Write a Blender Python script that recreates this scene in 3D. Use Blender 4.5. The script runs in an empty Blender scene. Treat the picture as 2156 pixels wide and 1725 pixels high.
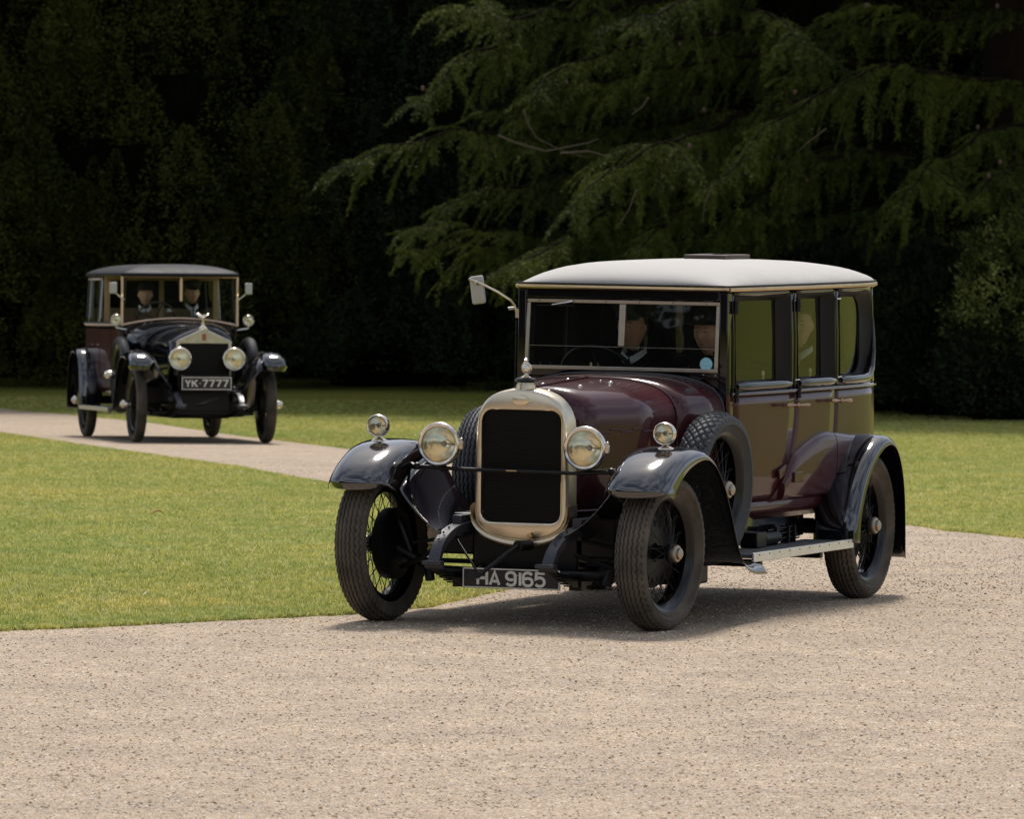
import bpy, bmesh, math, random
import numpy as np
from mathutils import Vector, Matrix, noise
random.seed(7); np.random.seed(7)
SC = bpy.context.scene
COL = SC.collection
R_ = math.radians

# ------------------------------------------------------------------ camera
CAM_Z = 2.686
PITCH, ROLL, FPX = -0.0379, 0.0123, 16142.0      # focal length in px of a 2156 px wide picture
fw = Vector((0, math.cos(PITCH), math.sin(PITCH)))
rt0 = Vector((1, 0, 0)); up0 = rt0.cross(fw)
rt = rt0 * math.cos(ROLL) + up0 * math.sin(ROLL)
up = -rt0 * math.sin(ROLL) + up0 * math.cos(ROLL)
cam = bpy.data.cameras.new('camera'); camo = bpy.data.objects.new('camera', cam); COL.objects.link(camo)
camo.matrix_world = Matrix(((rt.x, up.x, -fw.x, 0), (rt.y, up.y, -fw.y, 0), (rt.z, up.z, -fw.z, CAM_Z), (0, 0, 0, 1)))
cam.sensor_width = 36.0; cam.sensor_fit = 'HORIZONTAL'
cam.lens = FPX / 2156 * 36.0
cam.clip_start = 1.0; cam.clip_end = 3000
cam.dof.use_dof = True; cam.dof.focus_distance = 40.6; cam.dof.aperture_fstop = 12.5
SC.camera = camo

# ------------------------------------------------------------------ light
SUN_EL, SUN_AZ = R_(56), R_(2)                  # azimuth measured from +Y towards +X: behind the trees
W = bpy.data.worlds.new('World'); SC.world = W; W.use_nodes = True
wn = W.node_tree.nodes; wl = W.node_tree.links
sky = wn.new('ShaderNodeTexSky'); sky.sky_type = 'NISHITA'; sky.sun_disc = False
sky.sun_elevation = SUN_EL; sky.sun_rotation = SUN_AZ
sky.air_density = 1.0; sky.dust_density = 2.5; sky.ozone_density = 1.0; sky.altitude = 50
bg = wn['Background']; bg.inputs['Strength'].default_value = 0.10
# broken bright cloud over the blue, the same all round
wt = wn.new('ShaderNodeTexCoord'); wm = wn.new('ShaderNodeMapping'); wm.inputs['Scale'].default_value = (1, 1, 2.2); wl.new(wt.outputs['Generated'], wm.inputs[0])
wc = wn.new('ShaderNodeTexNoise'); wc.inputs['Scale'].default_value = 2.6; wc.inputs['Detail'].default_value = 7; wc.inputs['Roughness'].default_value = 0.55; wl.new(wm.outputs[0], wc.inputs['Vector'])
wr = wn.new('ShaderNodeMapRange'); wr.inputs[1].default_value = 0.40; wr.inputs[2].default_value = 0.60; wr.inputs[3].default_value = 0.05; wr.inputs[4].default_value = 0.75; wl.new(wc.outputs['Fac'], wr.inputs[0])
wx_ = wn.new('ShaderNodeMix'); wx_.data_type = 'RGBA'; wl.new(wr.outputs[0], wx_.inputs['Factor']); wl.new(sky.outputs[0], wx_.inputs['A']); wx_.inputs['B'].default_value = (9.0, 9.3, 9.9, 1)
wl.new(wx_.outputs['Result'], bg.inputs['Color'])
sl = bpy.data.lights.new('sun', 'SUN'); sl.energy = 3.8; sl.angle = R_(11); sl.color = (1.0, 0.94, 0.86)
so = bpy.data.objects.new('sun', sl); COL.objects.link(so)
sd = Vector((math.cos(SUN_EL) * math.sin(SUN_AZ), math.cos(SUN_EL) * math.cos(SUN_AZ), math.sin(SUN_EL)))
so.rotation_euler = (-sd).to_track_quat('-Z', 'Y').to_euler(); so.location = (0, 0, 60)
SC.view_settings.view_transform = 'Standard'; SC.view_settings.look = 'None'
SC.view_settings.exposure = 0.0; SC.view_settings.gamma = 1.0; SC.view_settings.use_curve_mapping = False
SC.cycles.max_bounces = 8; SC.cycles.transparent_max_bounces = 16; SC.cycles.caustics_reflective = False; SC.cycles.caustics_refractive = False

# ------------------------------------------------------------------ helpers
def mat(name, col, rough=0.5, metal=0.0, coat=0.0, spec=0.5, noise_s=None, noise_a=0.0, bump=0.0, bump_s=40.0, col2=None, sheen=0.0, coord='Object'):
    m = bpy.data.materials.new(name); m.use_nodes = True
    nt = m.node_tree; b = nt.nodes['Principled BSDF']
    b.inputs['Base Color'].default_value = (*col, 1); b.inputs['Roughness'].default_value = rough
    b.inputs['Metallic'].default_value = metal; b.inputs['Coat Weight'].default_value = coat
    b.inputs['Coat Roughness'].default_value = 0.03; b.inputs['Specular IOR Level'].default_value = spec
    if sheen: b.inputs['Sheen Weight'].default_value = sheen
    if noise_s or bump:
        tc = nt.nodes.new('ShaderNodeTexCoord')
    if noise_s:
        n = nt.nodes.new('ShaderNodeTexNoise'); n.inputs['Scale'].default_value = noise_s; n.inputs['Detail'].default_value = 6
        n.inputs['Roughness'].default_value = 0.65
        nt.links.new(tc.outputs[coord], n.inputs['Vector'])
        mx = nt.nodes.new('ShaderNodeMix'); mx.data_type = 'RGBA'
        c2 = col2 or tuple(min(1, c * (1 + noise_a)) for c in col)
        mx.inputs['A'].default_value = (*[c * (1 - noise_a) for c in col], 1); mx.inputs['B'].default_value = (*c2, 1)
        mr = nt.nodes.new('ShaderNodeMapRange'); mr.inputs[1].default_value = 0.3; mr.inputs[2].default_value = 0.7
        nt.links.new(n.outputs['Fac'], mr.inputs[0]); nt.links.new(mr.outputs[0], mx.inputs['Factor'])
        nt.links.new(mx.outputs['Result'], b.inputs['Base Color'])
        m2 = nt.nodes.new('ShaderNodeMapRange'); m2.inputs[3].default_value = max(0.02, rough * 0.8); m2.inputs[4].default_value = min(1, rough * 1.3)
        nt.links.new(n.outputs['Fac'], m2.inputs[0]); nt.links.new(m2.outputs[0], b.inputs['Roughness'])
    if bump:
        n2 = nt.nodes.new('ShaderNodeTexNoise'); n2.inputs['Scale'].default_value = bump_s; n2.inputs['Detail'].default_value = 3
        nt.links.new(tc.outputs[coord], n2.inputs['Vector'])
        bp = nt.nodes.new('ShaderNodeBump'); bp.inputs['Strength'].default_value = bump; bp.inputs['Distance'].default_value = 0.01
        nt.links.new(n2.outputs['Fac'], bp.inputs['Height']); nt.links.new(bp.outputs[0], b.inputs['Normal'])
        if coat: nt.links.new(bp.outputs[0], b.inputs['Coat Normal'])
    return m

def glass_mat(name, tint=(0.75, 0.8, 0.76), ior=1.7, dirt=0.0):
    m = bpy.data.materials.new(name); m.use_nodes = True; nt = m.node_tree; nt.nodes.clear()
    o = nt.nodes.new('ShaderNodeOutputMaterial'); t = nt.nodes.new('ShaderNodeBsdfTransparent'); g = nt.nodes.new('ShaderNodeBsdfGlossy')
    t.inputs[0].default_value = (*tint, 1); g.inputs['Roughness'].default_value = 0.01; g.inputs[0].default_value = (0.95, 0.95, 0.95, 1)
    f = nt.nodes.new('ShaderNodeFresnel'); f.inputs[0].default_value = ior
    tc = nt.nodes.new('ShaderNodeTexCoord'); n = nt.nodes.new('ShaderNodeTexNoise'); n.inputs['Scale'].default_value = 3.0
    nt.links.new(tc.outputs['Object'], n.inputs['Vector'])
    bp = nt.nodes.new('ShaderNodeBump'); bp.inputs['Strength'].default_value = 0.02; bp.inputs['Distance'].default_value = 0.05
    nt.links.new(n.outputs['Fac'], bp.inputs['Height']); nt.links.new(bp.outputs[0], g.inputs['Normal'])
    mx = nt.nodes.new('ShaderNodeMixShader')
    nt.links.new(f.outputs[0], mx.inputs[0]); nt.links.new(t.outputs[0], mx.inputs[1]); nt.links.new(g.outputs[0], mx.inputs[2])
    last = mx
    if dirt:
        d = nt.nodes.new('ShaderNodeBsdfDiffuse'); d.inputs[0].default_value = (0.5, 0.5, 0.45, 1)
        m3 = nt.nodes.new('ShaderNodeMixShader'); m3.inputs[0].default_value = dirt
        nt.links.new(mx.outputs[0], m3.inputs[1]); nt.links.new(d.outputs[0], m3.inputs[2]); last = m3
    nt.links.new(last.outputs[0], o.inputs[0]); return m

class MB:
    """collects vertices and faces, builds ONE mesh object"""
    def __init__(s): s.v = []; s.f = []; s.mi = []
    def add(s, vs, fs, mi=0):
        o = len(s.v); s.v += [tuple(p) for p in vs]; s.f += [tuple(i + o for i in f) for f in fs]; s.mi += [mi] * len(fs); return s
    def box(s, c, d, mi=0, rot=None):
        x, y, z = [k / 2 for k in d]; P = [Vector((a, b, e)) for a in (-x, x) for b in (-y, y) for e in (-z, z)]
        if rot is not None: P = [rot @ p for p in P]
        P = [p + Vector(c) for p in P]
        return s.add(P, [(0, 1, 3, 2), (4, 6, 7, 5), (0, 4, 5, 1), (2, 3, 7, 6), (0, 2, 6, 4), (1, 5, 7, 3)], mi)
    def loft(s, secs, closed=False, caps=False, mi=0):
        n = len(secs[0]); vs = [p for q in secs for p in q]; fs = []
        for i in range(len(secs) - 1):
            for j in range(n if closed else n - 1):
                k = (j + 1) % n; fs.append((i * n + j, i * n + k, (i + 1) * n + k, (i + 1) * n + j))
        if caps: fs.append(tuple(range(n - 1, -1, -1))); fs.append(tuple((len(secs) - 1) * n + j for j in range(n)))
        return s.add(vs, fs, mi)
    def tube(s, pts, r, n=8, mi=0, caps=True, flat=1.0):
        pts = [Vector(p) for p in pts]; m = len(pts)
        rs = r if isinstance(r, (list, tuple)) else [r] * m
        secs = []; ref = None
        for i, p in enumerate(pts):
            t = (pts[min(i + 1, m - 1)] - pts[max(i - 1, 0)]).normalized()
            if ref is None: ref = t.orthogonal().normalized()
            ref = (ref - t * ref.dot(t)).normalized(); b = t.cross(ref)
            secs.append([p + (ref * math.cos(a) + b * math.sin(a) * flat) * rs[i] for a in [2 * math.pi * k / n for k in range(n)]])
        return s.loft(secs, True, caps, mi)
    def lathe(s, prof, axis='Y', c=(0, 0, 0), n=32, mi=0, closed=False):
        """prof: (radius, height along axis)"""
        secs = []
        for k in range(n):
            a = 2 * math.pi * k / n; ca, sa = math.cos(a), math.sin(a); q = []
            for r, h in prof:
                if axis == 'Y': p = (r * sa, h, r * ca)
                elif axis == 'X': p = (h, r * ca, r * sa)
                else: p = (r * ca, r * sa, h)
                q.append((p[0] + c[0], p[1] + c[1], p[2] + c[2]))
            secs.append(q)
        m = len(prof); vs = [p for q in secs for p in q]; fs = []
        for k in range(n):
            k2 = (k + 1) % n
            for j in range(m if closed else m - 1):
                j2 = (j + 1) % m; fs.append((k * m + j, k * m + j2, k2 * m + j2, k2 * m + j))
        return s.add(vs, fs, mi)
    def ball(s, c, r, n=12, mi=0, sc=(1, 1, 1)):
        prof = [(max(1e-4, r * math.sin(math.pi * k / (n // 2))), -r * math.cos(math.pi * k / (n // 2))) for k in range(n // 2 + 1)]
        o = len(s.v); s.lathe(prof, 'Z', (0, 0, 0), n, mi)
        for i in range(o, len(s.v)):
            p = s.v[i]; s.v[i] = (p[0] * sc[0] + c[0], p[1] * sc[1] + c[1], p[2] * sc[2] + c[2])
        return s
    def xf(s, M, start=0):
        for i in range(start, len(s.v)): s.v[i] = tuple(M @ Vector(s.v[i]))
        return s
    def mesh(s, name, mats, smooth=True, angle=40, merge=True):
        me = bpy.data.meshes.new(name); me.from_pydata(s.v, [], s.f)
        for m in (mats if isinstance(mats, (list, tuple)) else [mats]): me.materials.append(m)
        if any(s.mi): me.polygons.foreach_set('material_index', s.mi)
        if merge or smooth:
            bm = bmesh.new(); bm.from_mesh(me)
            if merge: bmesh.ops.remove_doubles(bm, verts=bm.verts, dist=1e-5)
            bmesh.ops.recalc_face_normals(bm, faces=bm.faces)
            bm.to_mesh(me); bm.free()
        if smooth:
            me.polygons.foreach_set('use_smooth', [True] * len(me.polygons)); me.set_sharp_from_angle(angle=R_(angle))
        me.update(); return me
    def build(s, name, mats, parent=None, smooth=True, angle=40, bevel=0, solid=0, merge=True, **kw):
        o = bpy.data.objects.new(name, s.mesh(name, mats, smooth, angle, merge)); COL.objects.link(o)
        if parent: o.parent = parent
        if solid:
            md = o.modifiers.new('solid', 'SOLIDIFY'); md.thickness = solid; md.offset = -1
        if bevel:
            md = o.modifiers.new('bevel', 'BEVEL'); md.width = bevel; md.segments = 2; md.limit_method = 'ANGLE'; md.angle_limit = R_(35)
        for k, v in kw.items(): o[k] = v
        return o

def empty(name, label, cat, loc=(0, 0, 0), group=None):
    o = bpy.data.objects.new(name, None); COL.objects.link(o); o.location = loc
    o['label'] = label; o['category'] = cat
    if group: o['group'] = group
    return o
def tag(o, label=None, cat=None, group=None, kind=None):
    for k, v in (('label', label), ('category', cat), ('group', group), ('kind', kind)):
        if v: o[k] = v
    return o
def copy_under(o, parent, loc=None, rot=None):
    c = o.copy(); COL.objects.link(c); c.parent = parent
    if loc is not None: c.location = loc
    if rot is not None: c.rotation_euler = rot
    return c
def interp(x, xs, ys): return float(np.interp(x, xs, ys))
def catmull(P, per=6):
    P = [Vector(p) for p in P]; out = []
    Q = [P[0] * 2 - P[1]] + P + [P[-1] * 2 - P[-2]]
    for i in range(1, len(Q) - 2):
        a, b, c, d = Q[i - 1:i + 3]
        for k in range(per):
            t = k / per
            out.append(0.5 * ((2 * b) + (c - a) * t + (2 * a - 5 * b + 4 * c - d) * t * t + (3 * b - a - 3 * c + d) * t ** 3))
    out.append(P[-1]); return out

# ------------------------------------------------------------------ terrain
def gz(x, y):
    def sp(t, k): return k * np.log1p(np.exp(np.clip(t / k, -40, 40)))
    z = -0.0245 * sp(np.asarray(y, float) - 46.5, 1.5)
    z = z + 0.030 * sp(np.asarray(x, float) - 22, 6.0)
    z = z + 0.0245 * sp(np.asarray(y, float) - 150, 10)
    return z
def ray(u, v):
    return (fw + rt * ((u - 1078) / FPX) - up * ((v - 862.5) / FPX))
def ground_at(u, v):
    """ground point seen at (u, v) of a 2156 px wide picture"""
    d = ray(u, v); lo, hi = 5.0, 400.0
    for _ in range(60):
        m = (lo + hi) / 2; p = Vector((0, 0, CAM_Z)) + d * (m / d.y)
        if p.z > float(gz(p.x, p.y)): lo = m
        else: hi = m
    return p
def at(u, v, y):
    d = ray(u, v); return Vector((0, 0, CAM_Z)) + d * (y / d.y)
# ------------------------------------------------------------------ ground
def ground_noise_mat(name, kind):
    m = bpy.data.materials.new(name); m.use_nodes = True; nt = m.node_tree; N = nt.nodes; L = nt.links; b = N['Principled BSDF']
    tc = N.new('ShaderNodeTexCoord')
    def noise(s, d=4, r=0.6):
        n = N.new('ShaderNodeTexNoise'); n.inputs['Scale'].default_value = s; n.inputs['Detail'].default_value = d; n.inputs['Roughness'].default_value = r
        L.new(tc.outputs['Object'], n.inputs['Vector']); return n.outputs['Fac']
    def ramp(f, stops):
        r = N.new('ShaderNodeValToRGB'); e = r.color_ramp.elements
        e[0].position, e[0].color = stops[0][0], (*stops[0][1], 1); e[1].position, e[1].color = stops[-1][0], (*stops[-1][1], 1)
        for p, c in stops[1:-1]: k = e.new(p); k.color = (*c, 1)
        L.new(f, r.inputs[0]); return r.outputs[0]
    def mix(f, a, c, mode='MIX'):
        x = N.new('ShaderNodeMix'); x.data_type = 'RGBA'; x.blend_type = mode
        if isinstance(f, float): x.inputs['Factor'].default_value = f
        else: L.new(f, x.inputs['Factor'])
        L.new(a, x.inputs['A']); L.new(c, x.inputs['B']); return x.outputs['Result']
    if kind == 'gravel':
        vo = N.new('ShaderNodeTexVoronoi'); vo.inputs['Scale'].default_value = 120; L.new(tc.outputs['Object'], vo.inputs['Vector'])
        sep = N.new('ShaderNodeSeparateColor'); L.new(vo.outputs['Color'], sep.inputs[0])
        c = ramp(sep.outputs[0], [(0, (0.08, 0.06, 0.045)), (0.08, (0.22, 0.165, 0.12)), (0.35, (0.375, 0.303, 0.222)), (0.6, (0.44, 0.358, 0.265)), (0.8, (0.43, 0.308, 0.208)), (0.93, (0.54, 0.46, 0.355)), (1.0, (0.66, 0.62, 0.55))])
        big = ramp(noise(1.3, 5), [(0.3, (0.80, 0.79, 0.79)), (0.7, (1.06, 1.03, 1.0))])
        c = mix(1.0, c, big, 'MULTIPLY')
        c = mix(1.0, c, ramp(noise(11, 8, 0.85), [(0.34, (0.62, 0.58, 0.54)), (0.45, (0.93, 0.91, 0.89)), (0.56, (1.10, 1.09, 1.06)), (0.66, (1.5, 1.47, 1.40))]), 'MULTIPLY')
        b.inputs['Roughness'].default_value = 0.9
        bp = N.new('ShaderNodeBump'); bp.inputs['Strength'].default_value = 0.35; bp.inputs['Distance'].default_value = 0.006
        L.new(noise(70, 4), bp.inputs['Height']); L.new(bp.outputs[0], b.inputs['Normal'])
    else:
        c = ramp(noise(60, 4, 0.7), [(0.3, (0.12, 0.14, 0.028)), (0.5, (0.20, 0.205, 0.042)), (0.7, (0.28, 0.26, 0.068))])
        p = ramp(noise(0.35, 6, 0.6), [(0.32, (0.85, 0.95, 0.85)), (0.5, (1, 1, 1)), (0.7, (1.15, 1.02, 0.85))])
        c = mix(1.0, c, p, 'MULTIPLY'); b.inputs['Roughness'].default_value = 0.9; b.inputs['Specular IOR Level'].default_value = 0.05
        bp = N.new('ShaderNodeBump'); bp.inputs['Strength'].default_value = 0.6; bp.inputs['Distance'].default_value = 0.03
        L.new(noise(45, 3), bp.inputs['Height']); L.new(bp.outputs[0], b.inputs['Normal'])
    L.new(c, b.inputs['Base Color']); return m
M_GRAVEL = ground_noise_mat('gravel', 'gravel'); M_LAWN = ground_noise_mat('lawn', 'lawn')

def sheet(name, xs, ys, m, dz=0.0, flat=False):
    X, Y = np.meshgrid(xs, ys, indexing='ij'); Z = gz(X, Y) + dz
    V = np.stack([X, Y, Z], -1).reshape(-1, 3); nx, ny = len(xs), len(ys)
    i = np.arange(nx - 1)[:, None] * ny + np.arange(ny - 1)[None]; F = np.stack([i, i + ny, i + ny + 1, i + 1], -1).reshape(-1, 4)
    me = bpy.data.meshes.new(name); me.from_pydata(V.tolist(), [], F.tolist()); me.materials.append(m)
    me.polygons.foreach_set('use_smooth', [True] * len(me.polygons)); me.update()
    o = bpy.data.objects.new(name, me); COL.objects.link(o); return o
xs = np.concatenate([np.linspace(-400, -40, 14)[:-1], np.arange(-40, 60, 1.0), np.linspace(60, 900, 40)])
ys = np.concatenate([np.linspace(-300, 20, 14)[:-1], np.arange(20, 200, 1.0), np.linspace(200, 1400, 40)])
tag(sheet('lawn', xs, ys, M_LAWN), kind='structure')

def curve_xy(pts):
    P = sorted([(g.x, g.y) for g in (ground_at(*p) for p in pts)]); return np.array([p[0] for p in P]), np.array([p[1] for p in P])
LOWX, LOWY = curve_xy([(0, 1332), (250, 1321), (500, 1308), (740, 1297), (905, 1280), (1030, 1252), (1150, 1225), (1250, 1198), (1330, 1160)])
UPX, UPY = curve_xy([(1330, 1155), (1200, 1121), (1050, 1091), (900, 1060), (724, 1029), (499, 987), (253, 953), (108, 931), (0, 915)])
FARX, FARY = curve_xy([(0, 859), (152, 875), (325, 893), (470, 915), (709, 944), (900, 972), (1200, 1010), (1500, 1050), (1800, 1092), (1920, 1108), (1997, 1120), (2156, 1136)])
def wob(x, a=0.05, s=3.0, k=0.0): return a * (noise.noise(Vector((x * s, k, 0))) + 0.5 * noise.noise(Vector((x * s * 4, k, 3))))
def ext(x, X, Y, l=0.0, r=0.0):
    if x < X[0]: return float(Y[0] + (x - X[0]) * l)
    if x > X[-1]: return float(Y[-1] + (x - X[-1]) * r)
    return float(np.interp(x, X, Y))
TIPX = min(LOWX[-1], UPX[-1])
sl_lo = (LOWY[1] - LOWY[0]) / (LOWX[1] - LOWX[0]); sl_up = (UPY[1] - UPY[0]) / (UPX[1] - UPX[0])
sl_f0 = (FARY[1] - FARY[0]) / (FARX[1] - FARX[0]); sl_f1 = (FARY[-1] - FARY[-3]) / (FARX[-1] - FARX[-3])
def f_low(x): return ext(x, LOWX, LOWY, sl_lo * .5) + wob(x, 0.10, 2.5, 1) + wob(x, 0.05, 14, 9)
def f_up(x): return min(110, ext(x, UPX, UPY, max(-1.5, sl_up))) + wob(x, 0.25, 1.2, 2) + wob(x, 0.12, 9, 4)
def f_far(x): return min(128, max(ext(x, FARX, FARY, max(-2.2, sl_f0), max(sl_f1, -1.2)), 24 if x < 20 else -1e3)) + wob(x, 0.25, 1.2, 5) + wob(x, 0.12, 9, 7)
def strip(mb, x0, x1, step, fa, fb):
    n = int((x1 - x0) / step); secs = []
    for i in range(n + 1):
        x = x0 + (x1 - x0) * i / n; a, b = fa(x), fb(x); b = max(b, a + 1e-3); q = []
        m = 60
        for j in range(m + 1):
            y = a + (b - a) * (j / m) ** 1.0; q.append((x, y, float(gz(x, y)) + 0.007))
        secs.append(q)
    mb.loft(secs)
gm = MB()
strip(gm, -30, TIPX, 0.08, lambda x: -60.0, f_low)
strip(gm, -30, TIPX, 0.08, f_up, f_far)
strip(gm, TIPX, 16, 0.08, lambda x: -60.0, f_far)
o = gm.build('gravel_drive', M_GRAVEL, merge=False, smooth=False); tag(o, kind='structure')

# geometry-node scatter of uncountable ground cover: points come as plain vertices
def scatter(name, pts, src_meshes, smin, smax, material=None, tilt=0.0, label=None, cat=None):
    me = bpy.data.meshes.new(name); me.vertices.add(len(pts)); me.vertices.foreach_set('co', np.asarray(pts, np.float32).ravel()); me.update()
    o = bpy.data.objects.new(name, me); COL.objects.link(o)
    ng = bpy.data.node_groups.new(name + '_nodes', 'GeometryNodeTree')
    ng.interface.new_socket('Geometry', in_out='INPUT', socket_type='NodeSocketGeometry'); ng.interface.new_socket('Geometry', in_out='OUTPUT', socket_type='NodeSocketGeometry')
    N, L = ng.nodes, ng.links; gi = N.new('NodeGroupInput'); go = N.new('NodeGroupOutput')
    join = N.new('GeometryNodeGeometryToInstance')
    iop = N.new('GeometryNodeInstanceOnPoints'); L.new(gi.outputs[0], iop.inputs['Points'])
    for sm in reversed(src_meshes):
        so_ = bpy.data.objects.new(name + '_source', sm)
        oi = N.new('GeometryNodeObjectInfo'); oi.inputs['Object'].default_value = so_; oi.inputs['As Instance'].default_value = True
        L.new(oi.outputs['Geometry'], join.inputs[0])
    iop.inputs['Pick Instance'].default_value = True; L.new(join.outputs[0], iop.inputs['Instance'])
    rv = N.new('FunctionNodeRandomValue'); rv.data_type = 'FLOAT_VECTOR'; rv.inputs[0].default_value = (-tilt, -tilt, 0); rv.inputs[1].default_value = (tilt, tilt, 6.283)
    L.new(rv.outputs[0], iop.inputs['Rotation'])
    rs = N.new('FunctionNodeRandomValue'); rs.data_type = 'FLOAT'; rs.inputs[2].default_value = smin; rs.inputs[3].default_value = smax; rs.inputs['Seed'].default_value = 5
    L.new(rs.outputs[1], iop.inputs['Scale']); L.new(iop.outputs[0], go.inputs[0])
    md = o.modifiers.new('scatter', 'NODES'); md.node_group = ng
    tag(o, label, cat, kind='stuff'); return o

def rand_mat(name, stops, rough=0.8, patch=None, transl=0.0, spec=0.3):
    m = bpy.data.materials.new(name); m.use_nodes = True; nt = m.node_tree; N = nt.nodes; L = nt.links; b = N['Principled BSDF']
    oi = N.new('ShaderNodeObjectInfo'); r = N.new('ShaderNodeValToRGB'); e = r.color_ramp.elements
    e[0].position, e[0].color = stops[0][0], (*stops[0][1], 1); e[1].position, e[1].color = stops[-1][0], (*stops[-1][1], 1)
    for p, c in stops[1:-1]: k = e.new(p); k.color = (*c, 1)
    L.new(oi.outputs['Random'], r.inputs[0]); out = r.outputs[0]
    if patch:
        ge = N.new('ShaderNodeNewGeometry')
        for (sc, lo, hi) in patch:
            n = N.new('ShaderNodeTexNoise'); n.inputs['Scale'].default_value = sc; n.inputs['Detail'].default_value = 5; L.new(ge.outputs['Position'], n.inputs['Vector'])
            r2 = N.new('ShaderNodeValToRGB'); r2.color_ramp.elements[0].position = 0.36; r2.color_ramp.elements[1].position = 0.64
            r2.color_ramp.elements[0].color = (*lo, 1); r2.color_ramp.elements[1].color = (*hi, 1); L.new(n.outputs['Fac'], r2.inputs[0])
            x = N.new('ShaderNodeMix'); x.data_type = 'RGBA'; x.blend_type = 'MULTIPLY'; x.inputs['Factor'].default_value = 1
            L.new(out, x.inputs['A']); L.new(r2.outputs[0], x.inputs['B']); out = x.outputs['Result']
    L.new(out, b.inputs['Base Color']); b.inputs['Roughness'].default_value = rough; b.inputs['Specular IOR Level'].default_value = spec
    if transl:
        t = N.new('ShaderNodeBsdfTranslucent'); L.new(out, t.inputs[0]); mx = N.new('ShaderNodeMixShader'); mx.inputs[0].default_value = transl
        L.new(b.outputs[0], mx.inputs[1]); L.new(t.outputs[0], mx.inputs[2]); L.new(mx.outputs[0], N['Material Output'].inputs[0])
    return m
M_BLADE = rand_mat('grass_blade', [(0, (0.36, 0.38, 0.11)), (0.4, (0.53, 0.51, 0.17)), (0.7, (0.63, 0.57, 0.22)), (0.9, (0.70, 0.62, 0.31)), (1, (0.76, 0.68, 0.44))],
                   0.7, [(0.22, (0.86, 0.94, 0.85), (1.06, 1.04, 0.98)), (1.3, (0.86, 0.94, 0.9), (1.06, 1.03, 1.0)), (6.0, (0.80, 0.88, 0.82), (1.10, 1.05, 1.0))], transl=0.45, spec=0.12)
M_STONE = rand_mat('pebble', [(0, (0.18, 0.14, 0.105)), (0.05, (0.38, 0.28, 0.19)), (0.25, (0.56, 0.45, 0.325)), (0.55, (0.66, 0.545, 0.40)), (0.68, (0.56, 0.35, 0.20)), (0.80, (0.78, 0.70, 0.57)), (1, (0.95, 0.93, 0.87))], 0.75,
                   [(1.3, (0.80, 0.79, 0.79), (1.05, 1.03, 1.0))])
def tuft_mesh(seed, h, n, spread):
    rnd = random.Random(seed); mb = MB()
    for _ in range(n):
        a = rnd.uniform(0, 6.283); x, y = rnd.gauss(0, spread), rnd.gauss(0, spread); hh = h * rnd.uniform(0.5, 1.15); w = 0.0028; l = rnd.uniform(0.2, 0.9) * hh
        dx, dy = math.cos(a), math.sin(a); nx, ny = -dy * w, dx * w
        mb.add([(x - nx, y - ny, -0.005), (x + nx, y + ny, -0.005), (x + dx * l * .4 + nx * .8, y + dy * l * .4 + ny * .8, hh * .6), (x + dx * l * .4 - nx * .8, y + dy * l * .4 - ny * .8, hh * .6), (x + dx * l, y + dy * l, hh)],
               [(0, 1, 2, 3), (3, 2, 4)])
    return mb.mesh('grass_tuft', M_BLADE, smooth=False, merge=False)
tufts = [tuft_mesh(k, 0.028, 9, 0.016) for k in range(4)]
def half_width(y, m=1.03): return y * 1078 / FPX * m + 0.15
def sample(n, y0, y1, ok, pw=1.0):
    P = []
    u = np.random.rand(n); ys_ = y0 * (y1 / y0) ** (u ** pw); xs_ = (np.random.rand(n) * 2 - 1) * half_width(ys_)
    keep = np.array([ok(x, y) for x, y in zip(xs_, ys_)]); return xs_[keep], ys_[keep]
def lawn_near(x, y): return x < TIPX and f_low(x) < y < f_up(x)
def lawn_far(x, y): return y > f_far(x)
gx, gy = sample(190000, 40, 112, lambda x, y: lawn_near(x, y) or lawn_far(x, y))
scatter('grass', np.stack([gx, gy, gz(gx, gy)], -1), tufts, 0.6, 1.15, tilt=0.15)
ex, ey = [], []
for k in range(26000):                                    # longer tufts along the drive edges
    x = random.uniform(-6, 6); q = random.random() ** 2 * 0.22
    if x < TIPX:
        if random.random() < .6: y = f_low(x) + q - 0.03
        else: y = f_up(x) - q * 1.5 + .03
    else: y = f_far(x) + q * 1.5 - .03
    if abs(x) < half_width(y): ex.append(x); ey.append(y)
ex, ey = np.array(ex), np.array(ey)
scatter('grass', np.stack([ex, ey, gz(ex, ey)], -1), [tuft_mesh(20 + k, 0.030, 9, 0.015) for k in range(3)], 0.5, 1.2, tilt=0.3)
def stone_mesh(seed):
    bm = bmesh.new(); bmesh.ops.create_icosphere(bm, subdivisions=1, radius=0.0075)
    rnd = random.Random(seed); s = Vector((rnd.uniform(.8, 1.5), rnd.uniform(.7, 1.1), rnd.uniform(.4, .75)))
    for v in bm.verts: v.co = Vector(v.co * s) * rnd.uniform(.82, 1.12)
    me = bpy.data.meshes.new('pebble'); bm.to_mesh(me); bm.free(); me.materials.append(M_STONE); return me
px_, py_ = sample(210000, 28.5, 75, lambda x, y: not lawn_near(x, y) and not lawn_far(x, y), 1.0)
scatter('gravel', np.stack([px_, py_, gz(px_, py_) + 0.0072], -1), [stone_mesh(k) for k in range(5)], 0.20, 0.75, tilt=0.25)
qx_, qy_ = sample(13000, 28.5, 60, lambda x, y: not lawn_near(x, y) and not lawn_far(x, y), 1.0)
scatter('gravel', np.stack([qx_, qy_, gz(qx_, qy_) + 0.009], -1), [stone_mesh(60 + k) for k in range(5)], 0.5, 1.1, tilt=0.4)
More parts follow.
